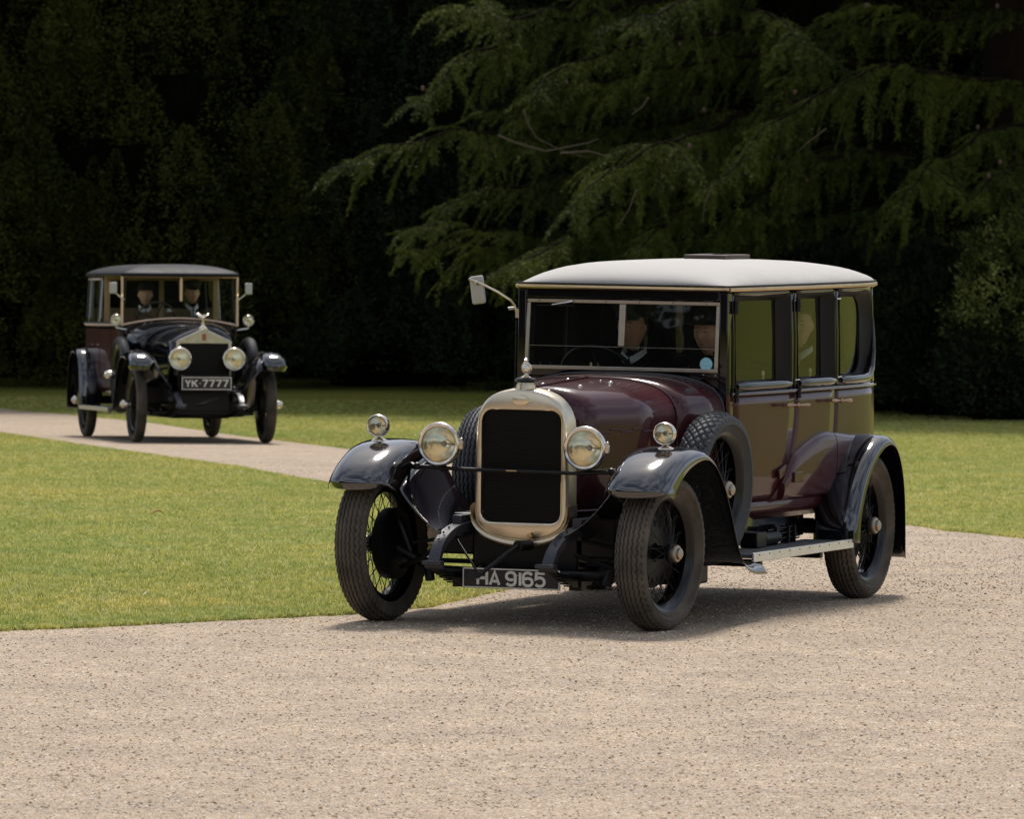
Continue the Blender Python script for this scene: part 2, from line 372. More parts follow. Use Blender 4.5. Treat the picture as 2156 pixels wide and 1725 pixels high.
# darker bits trodden on the drive to the right of the big car
bx, by = [], []
for k in range(110):
    g = ground_at(random.uniform(1880, 2156), 1222 + random.gauss(0, 1) * 12 + random.uniform(0, 60) * random.random()); bx.append(g.x); by.append(g.y)
M_SOIL = mat('soil', (0.13, 0.10, 0.07), 0.9)
sm = [stone_mesh(40 + k).copy() for k in range(3)]
for s_ in sm: s_.materials.clear(); s_.materials.append(M_SOIL)
scatter('dirt', np.stack([bx, by, gz(np.array(bx), np.array(by)) + 0.01], -1), sm, 0.3, 1.1, tilt=0.6)
# a white feather on the lawn, a pale twig on the gravel, a dead leaf
def small_leaf(name, u, v, L_, w, colr, label, cat, rz, h=0.012):
    g = ground_at(u, v); mb = MB(); n = 7; secs = []
    for i in range(n):
        t = i / (n - 1); ww = w * math.sin(math.pi * min(.98, t + .02)) ** .6 * (1 - .3 * t); z = h * math.sin(math.pi * t) + 0.004
        secs.append([((t - .5) * L_, -ww / 2, z + ww * .25), ((t - .5) * L_, 0, z), ((t - .5) * L_, ww / 2, z + ww * .25)])
    mb.loft(secs); o = mb.build(name, mat(name, colr, .6), solid=0.0015); o.location = (g.x, g.y, g.z + 0.012); o.rotation_euler.z = rz
    tag(o, label, cat)
small_leaf('feather', 309, 1262, 0.055, 0.014, (0.8, 0.8, 0.78), 'small white feather lying on the short grass near the front edge of the lawn', 'feather', 0.4, 0.02)
small_leaf('dead_leaf', 332, 1087, 0.10, 0.04, (0.42, 0.13, 0.05), 'reddish brown dead leaf lying out in the middle of the lawn', 'leaf', 0.2, .02)
small_leaf('twig', 873, 1617, 0.085, 0.008, (0.75, 0.71, 0.62), 'pale thin stick lying on the open gravel in front of the cars', 'twig', 0.15, 0.006)
small_leaf('bark_strip', 178, 1320, 0.11, 0.016, (0.45, 0.30, 0.2), 'pale brown sliver of bark on the gravel at the grass edge', 'bark', 0.5, 0.01)
# ------------------------------------------------------------------ materials of the cars
M_MAROON = mat('maroon_paint', (0.058, 0.0135, 0.0165), 0.35, spec=0.1, coat=0.65, noise_s=3, noise_a=0.12, bump=0.012, bump_s=3)
M_BLACK = mat('black_paint', (0.005, 0.005, 0.007), 0.15, spec=0.1, coat=1.0, noise_s=4, noise_a=0.2, bump=0.012, bump_s=3.5)
M_RIM = mat('rim_black', (0.003, 0.003, 0.004), 0.22, spec=0.35)
M_WING = mat('mudguard_black', (0.005, 0.006, 0.009), 0.15, spec=0.1, coat=1.0, noise_s=4, noise_a=0.2, bump=0.012, bump_s=3.5)
M_WING.node_tree.nodes['Principled BSDF'].inputs['Coat IOR'].default_value = 1.95
M_CHASSIS = mat('chassis_black', (0.0045, 0.0045, 0.0055), 0.38, spec=0.3, noise_s=8, noise_a=0.5, bump=0.05, bump_s=30)
M_NICKEL = mat('nickel', (0.74, 0.65, 0.50), 0.30, metal=1.0, noise_s=5, noise_a=0.08, bump=0.02, bump_s=8)
M_NICKEL2 = mat('bright_nickel', (0.74, 0.68, 0.60), 0.20, metal=1.0, noise_s=14, noise_a=0.06)
M_COPPER = mat('coppery_frame', (0.78, 0.56, 0.38), 0.35, metal=1.0, noise_s=10, noise_a=0.12)
M_BRASS = mat('brass', (0.60, 0.44, 0.24), 0.3, metal=1.0, noise_s=10, noise_a=0.15)
M_FRAME = mat('dull_nickel_frame', (0.42, 0.37, 0.30), 0.42, metal=1.0, noise_s=12, noise_a=0.12)
M_ALU = mat('aluminium', (0.78, 0.78, 0.76), 0.4, metal=1.0, noise_s=10, noise_a=0.1, bump=0.05, bump_s=20)
M_RUBBER = mat('tyre_rubber', (0.045, 0.040, 0.034), 0.8, noise_s=5, noise_a=0.4, col2=(0.125, 0.104, 0.082), bump=0.1, bump_s=60)
M_RUBBER2 = mat('spare_rubber', (0.035, 0.037, 0.042), 0.55, noise_s=7, noise_a=0.3, col2=(0.06, 0.062, 0.068))
M_ROOF = mat('ivory_roof_fabric', (0.45, 0.432, 0.41), 0.75, noise_s=3.5, noise_a=0.10, bump=0.25, bump_s=6)
M_ROOF2 = mat('grey_roof_leather', (0.024, 0.026, 0.033), 0.55, spec=0.12, noise_s=6, noise_a=0.2, bump=0.15, bump_s=9)
M_CORE = mat('radiator_core', (0.007, 0.0065, 0.006), 0.5, spec=0.25)
M_LINING = mat('interior_cloth', (0.020, 0.016, 0.013), 0.9, noise_s=5, noise_a=0.3)
M_LEATHER = mat('seat_leather', (0.020, 0.014, 0.012), 0.45, noise_s=9, noise_a=0.3)
M_TANTRIM = mat('tan_trim_reflection', (0.42, 0.29, 0.15), 0.7, noise_s=5, noise_a=0.3)  # tan trim, brightened to stand in for a warm reflection on the windscreen
M_MAT = mat('ribbed_mat', (0.10, 0.10, 0.10), 0.7, noise_s=12, noise_a=0.3)
M_WOOD = mat('dark_wood', (0.07, 0.045, 0.035), 0.5, noise_s=14, noise_a=0.4)
M_GLASS = glass_mat('window_glass', (0.80, 0.84, 0.78), 1.55)
M_SCREEN = glass_mat('windscreen_glass', (0.88, 0.90, 0.87), 1.42, dirt=0.010)
M_LENS = glass_mat('lamp_glass', (0.95, 0.95, 0.88), 1.45)
M_REFL = mat('lamp_reflector', (0.93, 0.90, 0.80), 0.20, metal=1.0, bump=0.35, bump_s=14)
M_PLATE = mat('plate_black', (0.012, 0.012, 0.013), 0.4, noise_s=20, noise_a=0.4)
M_CHAR = mat('plate_lettering', (0.72, 0.69, 0.63), 0.45, noise_s=18, noise_a=0.12)
M_WHITE = mat('off_white', (0.50, 0.48, 0.44), 0.4)

# ------------------------------------------------------------------ wheels
def tyre_mesh(name, R, w, ri, m, pattern='zigzag', nseg=360, hq=True):
    prof = []
    hw = w / 2; ny = 36 if hq else 8
    for j in range(ny + 1):
        y = -hw * .80 + 2 * hw * .80 * j / ny; prof.append((R - 0.018 * (y / (hw * .8)) ** 2 * (w / .14), y, 1))
    side = [(R - 0.026, hw * .90), (R - 0.045, hw * 1.0), (R - 0.062, hw * .97), (R - 0.066, hw * 1.0), (ri + 0.045, hw * .93), (ri + 0.028, hw * .78), (ri + 0.024, hw * .80), (ri + .004, hw * .62), (ri - .01, hw * .5)]
    prof = [(r, -y, 0) for r, y in reversed(side)] + prof + [(r, y, 0) for r, y in side]
    secs = []; n = nseg if hq else 64
    for k in range(n):
        a = 2 * math.pi * k / n; q = []
        for r, y, t in prof:
            d = 0
            if t and hq:
                if pattern == 'zigzag':
                    ph = (k % 6) / 6; tri = abs(ph - .5) * 4 - 1; yy = y / (w * .135) + tri * .14; fr = yy - math.floor(yy)
                    if fr < .27: d = 0.010
                else:
                    u1 = (k / 8 + y / (w * .26)) % 1; u2 = (k / 8 - y / (w * .26)) % 1
                    if u1 < .2 or u2 < .2: d = 0.009
            if not t and hq and r > R - .05 and r < R - .02 and (k // 3) % 2 == 0: d = 0.006
            rr = r - d; q.append((rr * math.sin(a), y, rr * math.cos(a)))
        secs.append(q)
    m_ = len(prof); vs = [p for q in secs for p in q]; fs = []
    for k in range(n):
        k2 = (k + 1) % n
        for j in range(m_ - 1): fs.append((k * m_ + j, k * m_ + j + 1, k2 * m_ + j + 1, k2 * m_ + j))
    return MB().add(vs, fs).mesh(name, m, angle=60, merge=False)

def wheel_kit(R, w, ri, rubber, pattern='zigzag', hubc=0.045, capout=0.115, hq=True, capmat=None, rimmat=None):
    K = {}
    K['tyre'] = tyre_mesh('tyre', R, w, ri, rubber, pattern, hq=hq)
    hw = w / 2
    rim = MB().lathe([(ri + .008, hw * .66), (ri + .012, hw * .60), (ri + .004, hw * .52), (ri - .014, hw * .48), (ri - .026, hw * .30), (ri - .028, -hw * .30), (ri - .014, -hw * .48), (ri + .004, -hw * .52), (ri + .012, -hw * .60), (ri + .008, -hw * .66),
                      (ri - .006, -hw * .60), (ri - .022, -hw * .50), (ri - .034, -hw * .30), (ri - .036, hw * .30), (ri - .022, hw * .50), (ri - .004, hw * .62)], n=72, closed=True)
    K['rim'] = rim.mesh('rim', rimmat or M_RIM)
    hub = MB().lathe([(.001, -.075), (.062, -.075), (.066, -.065), (.066, -.045), (.045, -.038), (.036, 0), (.036, .045), (.048, .05), (.048, .068), (.040, .075), (.001, .078)], n=28)
    K['hub'] = hub.mesh('hub', M_CHASSIS)
    c = hubc
    cap = MB().lathe([(.001, .072), (c, .072), (c * 1.06, .08), (c * 1.06, capout - .018), (c * .95, capout - .010), (c * .70, capout - .008), (c * .66, capout + .004), (c * .4, capout + .012), (.001, capout + .014)], n=28)
    K['hub_cap'] = cap.mesh('hub_cap', capmat or M_FRAME)
    rr = ri - .028; K['spokes'] = []
    for sgn in (1, -1):
        for (yh, rh, yr, da, off) in ((.058, .042, -.004, 0.62, 0), (-.055, .058, .012, 0.34, .07)):
            a0, a1 = off, off + sgn * da
            p0 = (rh * math.sin(a0), yh, rh * math.cos(a0)); p1 = (rr * math.sin(a1), yr, rr * math.cos(a1))
            K['spokes'].append(MB().tube([p0, p1], 0.0022, n=5).mesh('spoke', M_CHASSIS, merge=False))
    return K
def add_wheel(K, parent, loc, rz, label=None, camber=0.0, drum=0.0, count=15, spokes=True, name='wheel', roll=0.0):
    w = bpy.data.objects.new(name, K['rim']); COL.objects.link(w); w.parent = parent
    w.location = loc; w.rotation_euler = (camber, roll, rz); w.rotation_mode = 'YXZ' if False else 'XYZ'
    if label: w['label'] = label
    for nm in ('tyre', 'hub', 'hub_cap'):
        o = bpy.data.objects.new(nm, K[nm]); COL.objects.link(o); o.parent = w
    if drum:
        d = MB().lathe([(.001, -.10), (drum * .9, -.10), (drum, -.09), (drum, -.035), (drum * .93, -.03), (.05, -.03)], n=40).build('brake_drum', M_CHASSIS, w)
    if spokes:
        for i in range(count):
            for j, me in enumerate(K['spokes']):
                s = bpy.data.objects.new('spoke', me); COL.objects.link(s); s.parent = w
                s.rotation_euler = (0, 2 * math.pi * (i + j * .25) / count, 0)
    return w

# ------------------------------------------------------------------ mudguards
def fender(name, parent, path, yi, yo, sg, crown=0.03, lip=0.035, nose=0.0, m=None, thick=0.003, nosew=.45, flange=0.05):
    P = catmull([(x, 0, z) for x, z in path], 7); n = len(P); secs = []; prevn = None
    L_ = [0]
    for i in range(1, n): L_.append(L_[-1] + (P[i] - P[i - 1]).length)
    for i, p in enumerate(P):
        t = (P[min(i + 1, n - 1)] - P[max(i - 1, 0)]).normalized(); nn = Vector((t.z, 0, -t.x))
        if (prevn.dot(nn) if prevn else nn.x) < 0: nn = -nn
        prevn = nn
        hw = (yo - yi) / 2; k = 1.0
        if nose and L_[i] < nose: q = 1 - L_[i] / nose; k = nosew + (1 - nosew) * math.sqrt(max(0, 1 - q * q))
        sec = []; M_ = 16
        for j in range(M_ + 1):
            v = -1 + 2 * j / M_; y = (yi + yo) / 2 + v * hw * k
            off = -(crown(L_[i]) if callable(crown) else crown) * abs(v) ** 3.4 - (lip * max(0, (abs(v) - .80) / .20) ** 1.5)
            q_ = p + nn * off; sec.append((q_.x, sg * y, max(q_.z, P[0].z - .004 * abs(v)) if nose and L_[i] < .5 else q_.z))
        secs.append(sec)
    return MB().loft(secs).build(name, m or M_WING, parent, solid=thick, angle=60), P

# ------------------------------------------------------------------ lamps
def headlamp(parent, c, r, depth=0.17, name='headlamp', rim_m=None, bowl_m=None, stalk=None, yaw=0.0):
    rim_m = rim_m or M_NICKEL2; bowl_m = bowl_m or M_NICKEL2
    mb = MB().lathe([(.001, -depth), (r * .35, -depth * .96), (r * .65, -depth * .78), (r * .86, -depth * .48), (r * .95, -depth * .15), (r * .96, -.01)], 'X', n=40)
    mb.lathe([(r * .96, -.03), (r * 1.02, -.022), (r * 1.03, -.005), (r * 1.0, .008), (r * .93, .014), (r * .84, .010), (r * .80, .0), (r * .80, -.01)], 'X', n=48)
    o = mb.build(name, rim_m, parent); o.location = c; o.rotation_euler.z = yaw
    rf = MB().lathe([(r * .83, -.008), (r * .74, -depth * .30), (r * .5, -depth * .62), (r * .22, -depth * .80), (r * .08, -depth * .82), (.001, -depth * .82)], 'X', n=40).build('reflector', M_REFL, o)
    MB().ball((-depth * .45, 0, 0), r * .13, 12).build('bulb', M_WHITE, o)
    MB().lathe([(.001, .012), (r * .3, .010), (r * .6, .004), (r * .83, -.004)], 'X', n=40).build('lens', M_LENS, o)
    return o

# ------------------------------------------------------------------ lettering as strokes
def arc(cx, cy, rx, ry, a0, a1, n=10): return [(cx + rx * math.cos(R_(a0 + (a1 - a0) * k / n)), cy + ry * math.sin(R_(a0 + (a1 - a0) * k / n))) for k in range(n + 1)]
GL = {   # width .6, height 1
    'H': [[(0, 0), (0, 1)], [(.6, 0), (.6, 1)], [(0, .5), (.6, .5)]],
    'A': [[(0, 0), (.31, 1), (.62, 0)], [(.12, .28), (.50, .28)]],
    '9': [arc(.3, .28, .3, .28, 205, 360, 8) + [(.6, .72)] + arc(.3, .72, .3, .28, 0, 180, 10) + arc(.3, .66, .3, .24, 180, 300, 6)],
    '1': [[(.1, 0), (.1, 1)]],
    '6': [arc(.3, .72, .3, .28, 25, 180, 8) + [(0, .28)] + arc(.3, .28, .3, .28, 180, 360, 10) + arc(.3, .34, .3, .24, 0, 130, 7)],
    '5': [[(.58, 1), (.06, 1), (.03, .55)] + arc(.29, .33, .31, .33, 125, -150, 14)],
    'Y': [[(0, 1), (.3, .5), (.6, 1)], [(.3, .5), (.3, 0)]],
    'K': [[(0, 0), (0, 1)], [(.6, 1), (.02, .42)], [(.2, .58), (.62, 0)]],
    '7': [[(0, 1), (.6, 1), (.2, 0)]],
    'dot': [[(.1, .46), (.1, .56)]],
}
def char_mesh(ch, h, th):
    """flat ribbon strokes in the YZ plane facing +X; y runs along the text"""
    mb = MB()
    for st in GL[ch]:
        P = [Vector((0, x * h, z * (h - th) + th / 2)) for x, z in st]; secs = []
        for i, p in enumerate(P):
            d0 = (P[i] - P[i - 1]).normalized() if i else None; d1 = (P[i + 1] - P[i]).normalized() if i < len(P) - 1 else None
            t = ((d0 or d1) + (d1 or d0)).normalized(); k = 1.0
            if d0 and d1: k = 1 / max(.55, t.dot(d0))
            nn = Vector((0, -t.z, t.y)) * th / 2 * k
            if i in (0, len(P) - 1): p = p + t * (th * 0.5 if i else -th * 0.5) * (0.0 if abs(t.z) > .5 else .3)
            secs.append([p + nn + Vector((0, 0, 0)), p + nn + Vector((.003, 0, 0)), p - nn + Vector((.003, 0, 0)), p - nn])
        mb.loft(secs, True, True)
    return mb.mesh('character', M_CHAR, smooth=False)
ADV = {'1': .32, 'dot': .34, ' ': .30, 'A': .80}
def number_plate(parent, text, c, w, h, ch_h, th, margin=None, gap=0.82, border=0.006, track=0.0):
    pl = MB(); pl.box((0, 0, 0), (.006, w, h)); o = pl.build('number_plate', M_PLATE, parent, bevel=.002); o.location = c
    fr = MB(); b = border
    for (cy, cz, sy, sz) in ((0, h / 2 - b / 2 - .002, w - .004, b), (0, -h / 2 + b / 2 + .002, w - .004, b), (w / 2 - b / 2 - .002, 0, b, h - 2 * b - .004), (-w / 2 + b / 2 + .002, 0, b, h - 2 * b - .004)):
        fr.box((.0045, cy, cz), (.003, sy, sz))
    fr.build('plate_border', M_CHAR, o, smooth=False)
    tot = sum(ADV.get(ch, gap) * ch_h for ch in text) - (gap - .6) * ch_h; y = -tot / 2 + track; cache = {}
    for ch in text:
        if ch != ' ':
            if ch not in cache: cache[ch] = char_mesh(ch, ch_h, th)
            q = bpy.data.objects.new('character', cache[ch]); COL.objects.link(q); q.parent = o; q.location = (.0035, y, -ch_h / 2)
        y += ADV.get(ch, gap) * ch_h
    return o

# ------------------------------------------------------------------ coachwork grid panels
def smooth_outline(pts, per=10):
    P = catmull([(x, y, 0) for x, y in pts], per); s = [0]
    for i in range(1, len(P)): s.append(s[-1] + (P[i] - P[i - 1]).length)
    return P, s
class Outline:
    def __init__(s, pts): s.P, s.S = smooth_outline(pts); s.X = [p.x for p in s.P]; s.Y = [p.y for p in s.P]
    def at(s, q): return interp(q, s.S, s.X), interp(q, s.S, s.Y)
    def s_of_x(s, x): return interp(-x, [-a for a in s.X], s.S)
    def nrm(s, q):
        a, b = s.at(q - .02), s.at(q + .02); t = Vector((b[0] - a[0], b[1] - a[1], 0)).normalized(); return Vector((-t.y, t.x, 0)) * -1
def panel(mb, OL, prof, s0f, s1f, z0, z1, sg, inset=0.0, ds=0.07, dz=0.06, mi=0):
    """ruled grid over the coachwork between the s0f(z) and s1f(z) lines"""
    nz = max(1, int(abs(z1 - z0) / dz)); ns = max(2, int(abs(s1f((z0 + z1) / 2) - s0f((z0 + z1) / 2)) / ds)); secs = []
    for i in range(nz + 1):
        z = z0 + (z1 - z0) * i / nz; q = []
        for j in range(ns + 1):
            s = s0f(z) + (s1f(z) - s0f(z)) * j / ns; x, y = OL.at(s); n = OL.nrm(s)
            k = prof(z) - inset; q.append((x + n.x * k, sg * (y + n.y * k), z))
        secs.append(q)
    mb.loft(secs, mi=mi)
def rrect(u0, u1, z0, z1, r, n=6):
    """rounded rectangle; r = radii at (u0z0, u1z0, u1z1, u0z1)"""
    out = []
    for (cu, cz, rr, a0) in ((u0 + r[0], z0 + r[0], r[0], 180), (u1 - r[1], z0 + r[1], r[1], 270), (u1 - r[2], z1 - r[2], r[2], 0), (u0 + r[3], z1 - r[3], r[3], 90)):
        for k in range(n + 1): a = R_(a0 + 90 * k / n); out.append((cu + rr * math.cos(a), cz + rr * math.sin(a)))
    return out
def sqring(u0, u1, z0, z1, n=6):
    """rectangle with as many points as rrect, corners doubled"""
    out = []
    for (c, a) in (((u0, z0), 0), ((u1, z0), 1), ((u1, z1), 2), ((u0, z1), 3)):
        out += [c] * (n + 1)
    return out
def window_unit(OL, prof, s0, s1, z0, z1, rad, sg, parent, m_frame, m_glass, rec=0.035, fr=0.03, name='window_frame', lip=0.0, rearw=0.0):
    """rounded opening with a deep reveal and the pane set back in it"""
    def pt(s, z, k):
        x, y = OL.at(s); n = OL.nrm(s); kk = prof(z) + k; return (x + n.x * kk, sg * (y + n.y * kk), z)
    sub = []
    ring0 = []
    base = rrect(s0, s1, z0, z1, rad, 8)
    # outer ring projected on the rectangular hole
    cs, cz = (s0 + s1) / 2, (z0 + z1) / 2
    for (u, z) in base:
        if len(ring0) % 9 == 4: ring0.append(((s0 - 1e-4, s1 + 1e-4, s1 + 1e-4, s0 - 1e-4)[len(ring0) // 9], (z0, z0, z1, z1)[len(ring0) // 9])); continue
        du, dz_ = u - cs, z - cz; k = min(((s1 - s0) / 2 + 1e-4) / max(abs(du), 1e-6), ((z1 - z0) / 2 + 1e-4) / max(abs(dz_), 1e-6)); ring0.append((cs + du * k, cz + dz_ * k))
    def shrink(d, d_r=0.0):
        return rrect(s0 + d, s1 - d - d_r, z0 + d, z1 - d, [max(.004, a - d) for a in rad], 8)
    mb = MB(); secs = [[pt(u, z, 0) for u, z in ring0], [pt(u, z, lip) for u, z in base], [pt(u, z, lip * .6 - .004) for u, z in shrink(.006)], [pt(u, z, -rec * .7) for u, z in shrink(fr * .6, rearw * .6)], [pt(u, z, -rec) for u, z in shrink(fr, rearw)], [pt(u, z, -rec - .012) for u, z in shrink(fr, rearw)]]
    mb.loft(secs, True)
    f = mb.build(name, m_frame, parent, angle=50)
    g = MB(); inner = shrink(fr - .004, rearw); zlo, zhi = z0 + fr - .004, z1 - fr + .004
    # pane as a strip of quads between lower and upper outline
    us = sorted(set(round(u, 4) for u, z in inner)); secs = []
    def span(u):
        zs = []
        for i in range(len(inner)):
            (u1_, z1_), (u2_, z2_) = inner[i], inner[(i + 1) % len(inner)]
            if (u1_ - u) * (u2_ - u) <= 0 and abs(u1_ - u2_) > 1e-7: zs.append(z1_ + (z2_ - z1_) * (u - u1_) / (u2_ - u1_))
        return (min(zs), max(zs)) if zs else (zlo, zhi)
    uu = np.linspace(us[0] + 1e-4, us[-1] - 1e-4, 14)
    for u in uu:
        a, b = span(u); secs.append([pt(u, a + (b - a) * k / 6, -rec - .006) for k in range(7)])
    g.loft(secs); g.build('pane', m_glass, parent)
    return f
# ------------------------------------------------------------------ bonnet sections
def bsec(x, w, zs, top, zb, n=3.0, m=14, x_off=None):
    """half section polygon mirrored: from bottom right over the top to bottom left"""
    pts = [(w * .985, zb), (w, (zb + zs) / 2), (w, zs)]
    for k in range(1, m + 1):
        a = math.pi / 2 * k / m; pts.append((w * math.cos(a) ** (2 / n), zs + (top - zs) * math.sin(a) ** (2 / n)))
    L_ = [(x, y, z) for y, z in pts]; return L_ + [(x, -y, z) for _, y, z in reversed(L_[:-1])]

def side_lamp(parent, c, r, name='side_lamp', stem=0.07, base=True):
    o = headlamp(parent, c, r, r * 1.3, name)
    MB().tube([(-r * .5, 0, -r * .9), (-r * .5, 0, -r - stem)], r * .16, 8).build('stem', M_NICKEL2, o)
    if base: MB().lathe([(.001, 0), (r * .75, 0), (r * .7, .006), (r * .2, .02), (.001, .02)], 'Z', (-r * .5, 0, -r - stem), n=20).build('lamp_base', M_NICKEL2, o)
    return o

M_REVEAL = mat('window_reveal', (0.004, 0.0035, 0.0035), 0.5, spec=0.25)
M_HANDLE = mat('copper_handle', (0.42, 0.27, 0.20), 0.35, metal=1.0, noise_s=20, noise_a=.3)
def build_big_car():
    car = empty('vintage_car', 'maroon and black vintage limousine with ivory roof, nearest on the gravel', 'car', (0.05, 40.46, 0.0))
    car.rotation_euler.z = math.atan2(-0.9314, -0.3641)
    WB, TR, RW = 3.24, .79, .42
    # ---- wheels
    K = wheel_kit(RW, .178, .304, M_RUBBER)
    K2 = dict(K); K2['tyre'] = tyre_mesh('tyre', RW, .178, .304, M_RUBBER2, 'diamond')
    K3 = dict(K); K3['tyre'] = tyre_mesh('tyre', RW, .178, .304, M_RUBBER2, 'zigzag')
    st = R_(-4.5)
    add_wheel(K, car, (0, TR, RW), st, camber=R_(-1.5), drum=.19)
    add_wheel(K, car, (0, -TR, RW), st + math.pi, camber=R_(-1.5), drum=.19)
    add_wheel(K, car, (-WB, TR, RW), 0, drum=.19)
    add_wheel(K, car, (-WB, -TR, RW), math.pi, drum=.19)
    sp = add_wheel(K2, car, (-1.20, .645, .705), R_(-2), 'spare wheel with diamond tread', camber=R_(-3), name='spare_wheel')
    add_wheel(K3, car, (-1.20, -.645, .705), math.pi + R_(2), 'spare wheel with zigzag tread', camber=R_(-3), name='spare_wheel')
    # ---- radiator
    def polar(poly, N=96, c=(0, .86)):
        out = []
        for k in range(N):
            a = 2 * math.pi * k / N; d = (math.cos(a), math.sin(a)); best = None
            for i in range(len(poly)):
                (x1, y1), (x2, y2) = poly[i], poly[(i + 1) % len(poly)]; ex_, ey_ = x2 - x1, y2 - y1
                den = d[0] * ey_ - d[1] * ex_
                if abs(den) < 1e-9: continue
                t = ((x1 - c[0]) * ey_ - (y1 - c[1]) * ex_) / den; u = ((x1 - c[0]) * d[1] - (y1 - c[1]) * d[0]) / den
                if t > 0 and -1e-6 <= u <= 1 + 1e-6: best = t if best is None else max(best, t)
            out.append((c[0] + d[0] * best, c[1] + d[1] * best))
        return out
    half = [(0, 1.264), (.06, 1.261), (.12, 1.248), (.17, 1.228), (.21, 1.198), (.24, 1.155), (.256, 1.10), (.262, 1.03), (.264, .90), (.266, .64), (.266, .60)]
    low = [(.255, .55), (.225, .51), (.17, .478), (.10, .460), (0, .452)]
    outer = half + low; outer = outer + [(-y, z) for y, z in reversed(outer[1:-1])]
    inner = rrect(-.225, .225, .553, 1.148, (.055, .055, .06, .06), 8)
    O, I = polar(outer), polar(inner)
    def scl(Q, k, c=(0, .86)): return [(c[0] + (y - c[0]) * k, c[1] + (z - c[1]) * k) for y, z in Q]
    def inset(Q, d):
        out = []
        for (y, z) in Q: l = math.hypot(y, z - .86); out.append((y * (l - d) / l, .86 + (z - .86) * (l - d) / l))
        return out
    rings = [(O, -.135), (O, -.03), (inset(O, .003), -.015), (inset(O, .010), -.005), (inset(O, .020), 0.0), (inset(I, -.022), .0), (inset(I, -.020), -.004), (inset(I, -.012), -.004), (inset(I, -.010), 0.0), (inset(I, -.002), -.002), (I, -.006), (I, -.03)]
    MB().loft([[(x, y, z) for y, z in Q] for Q, x in rings], True).build('radiator_shell', M_NICKEL, car, angle=50)
    apron = [[(x, y * k, z) for (y, z) in Q] for Q, x, k in ()]
    # lower collar, a little wider than the shell
    colr = []
    for k in range(25):
        a = math.pi * (k / 24) ; y = .278 * math.cos(a) ; z = .612 - .172 * math.sin(a) ** .75
        if k in (0, 24): z = .625
        d = Vector((0, y * .5, z - .70)).normalized()
        q = []
        for b in range(9):
            t = math.pi * b / 8 - math.pi / 2; q.append((-.055 + .060 * math.cos(t * .999) * 1.0 + .004, y + d.y * .004 * math.cos(t), z + .026 * math.sin(t) + d.z * 0))
        colr.append([(-.12, y, z - .026)] + q + [(-.12, y, z + .026)])
    MB().loft(colr, caps=False).build('radiator_collar', M_NICKEL, car, angle=60)
    core = MB()
    for k in range(56):
        z = .560 + k * .0105; core.box((-.030, 0, z), (.012, .446, .0035), rot=None)
    core.box((-.042, 0, .85), (.01, .45, .60)); core.build('radiator_core', M_CORE, car, smooth=False)
    # enamel-less badge and drain tap
    b = MB(); b.lathe([(.001, .010), (.030, .009), (.042, .005), (.044, 0)], 'X', n=28)
    for i in range(len(b.v)): v = b.v[i]; b.v[i] = (v[0], v[1] * 1.15, v[2] * .62)
    b.tube([(.010, -.03, .004), (.011, -.01, .008), (.011, .012, .006), (.010, .03, .008)], .0018, 5); b.tube([(.010, -.02, -.010), (.010, .026, -.006)], .0015, 5)
    bo = b.build('badge', M_NICKEL, car); bo.location = (0.0, -.005, 1.202)
    MB().lathe([(.001, .02), (.012, .018), (.014, .005), (.014, 0)], 'X', n=14).box((.02, 0, 0), (.006, .004, .022)).build('drain_tap', M_BRASS, car).location = (0.012, .062, .485)
    cap = MB().lathe([(.001, -.01), (.055, -.01), (.052, .022), (.046, .024), (.045, .03), (.001, .03)], 'Z', n=28).build('filler_neck', M_NICKEL, car); cap.location = (-.06, 0, 1.262)
    cap = MB().lathe([(.001, 0), (.040, 0), (.062, .010), (.060, .016), (.052, .024), (.047, .028), (.001, .03)], 'Z', n=32).build('filler_cap', M_CHASSIS, car); cap.location = (-.06, 0, 1.290)
    m = MB(); m.lathe([(.001, .0), (.034, .0), (.036, .006), (.022, .014), (.012, .02), (.010, .026), (.001, .027)], 'Z', n=20)
    m.lathe([(.001, .022), (.008, .024), (.018, .036), (.026, .052), (.027, .066), (.021, .082), (.013, .096), (.010, .103), (.013, .108), (.0145, .116), (.011, .125), (.001, .129)], 'Z', n=18)
    for s in (-1, 1):
        m.tube([(.004, s * .010, .10), (-.002, s * .024, .078), (-.012, s * .026, .055), (-.026, s * .018, .032)], [.006, .011, .010, .004], 8)
    m.tube([(-.012, 0, .05), (-.03, .004, .024), (-.036, .006, .018)], [.012, .008, .003], 8); m.tube([(.010, 0, .117), (.026, 0, .114)], [.006, .002], 6)
    m.xf(Matrix.Scale(.84, 4)); mo = m.build('mascot', M_NICKEL2, car); mo.location = (-.06, 0, 1.316); tag(mo, 'standing bird mascot')
    # ---- bonnet and scuttle
    BX = [(-.13, .256, 1.03, 1.258), (-.35, .315, 1.035, 1.268), (-.65, .412, 1.04, 1.280), (-.985, .508, 1.045, 1.292)]
    mb = MB(); mb.loft([bsec(x, w, zs, t, .60) for x, w, zs, t in BX]); mb.build('bonnet', M_MAROON, car, solid=.004, angle=60)
    SX = [(-.995, .510, 1.045, 1.293), (-1.15, .545, 1.05, 1.300), (-1.32, .578, 1.06, 1.306), (-1.49, .605, 1.07, 1.310)]
    mb = MB(); mb.loft([bsec(x, w, zs, t, .58) for x, w, zs, t in SX]); mb.build('scuttle', M_MAROON, car, solid=.004, angle=60)
    def bon(x, y):
        w = interp(-x, [-b[0] for b in BX], [b[1] for b in BX]); zs = interp(-x, [-b[0] for b in BX], [b[2] for b in BX]); t = interp(-x, [-b[0] for b in BX], [b[3] for b in BX])
        c = min(1, abs(y) / w) ** (3.0 / 2); return zs + (t - zs) * math.sqrt(max(0, 1 - c * c)) ** (2 / 3.0)
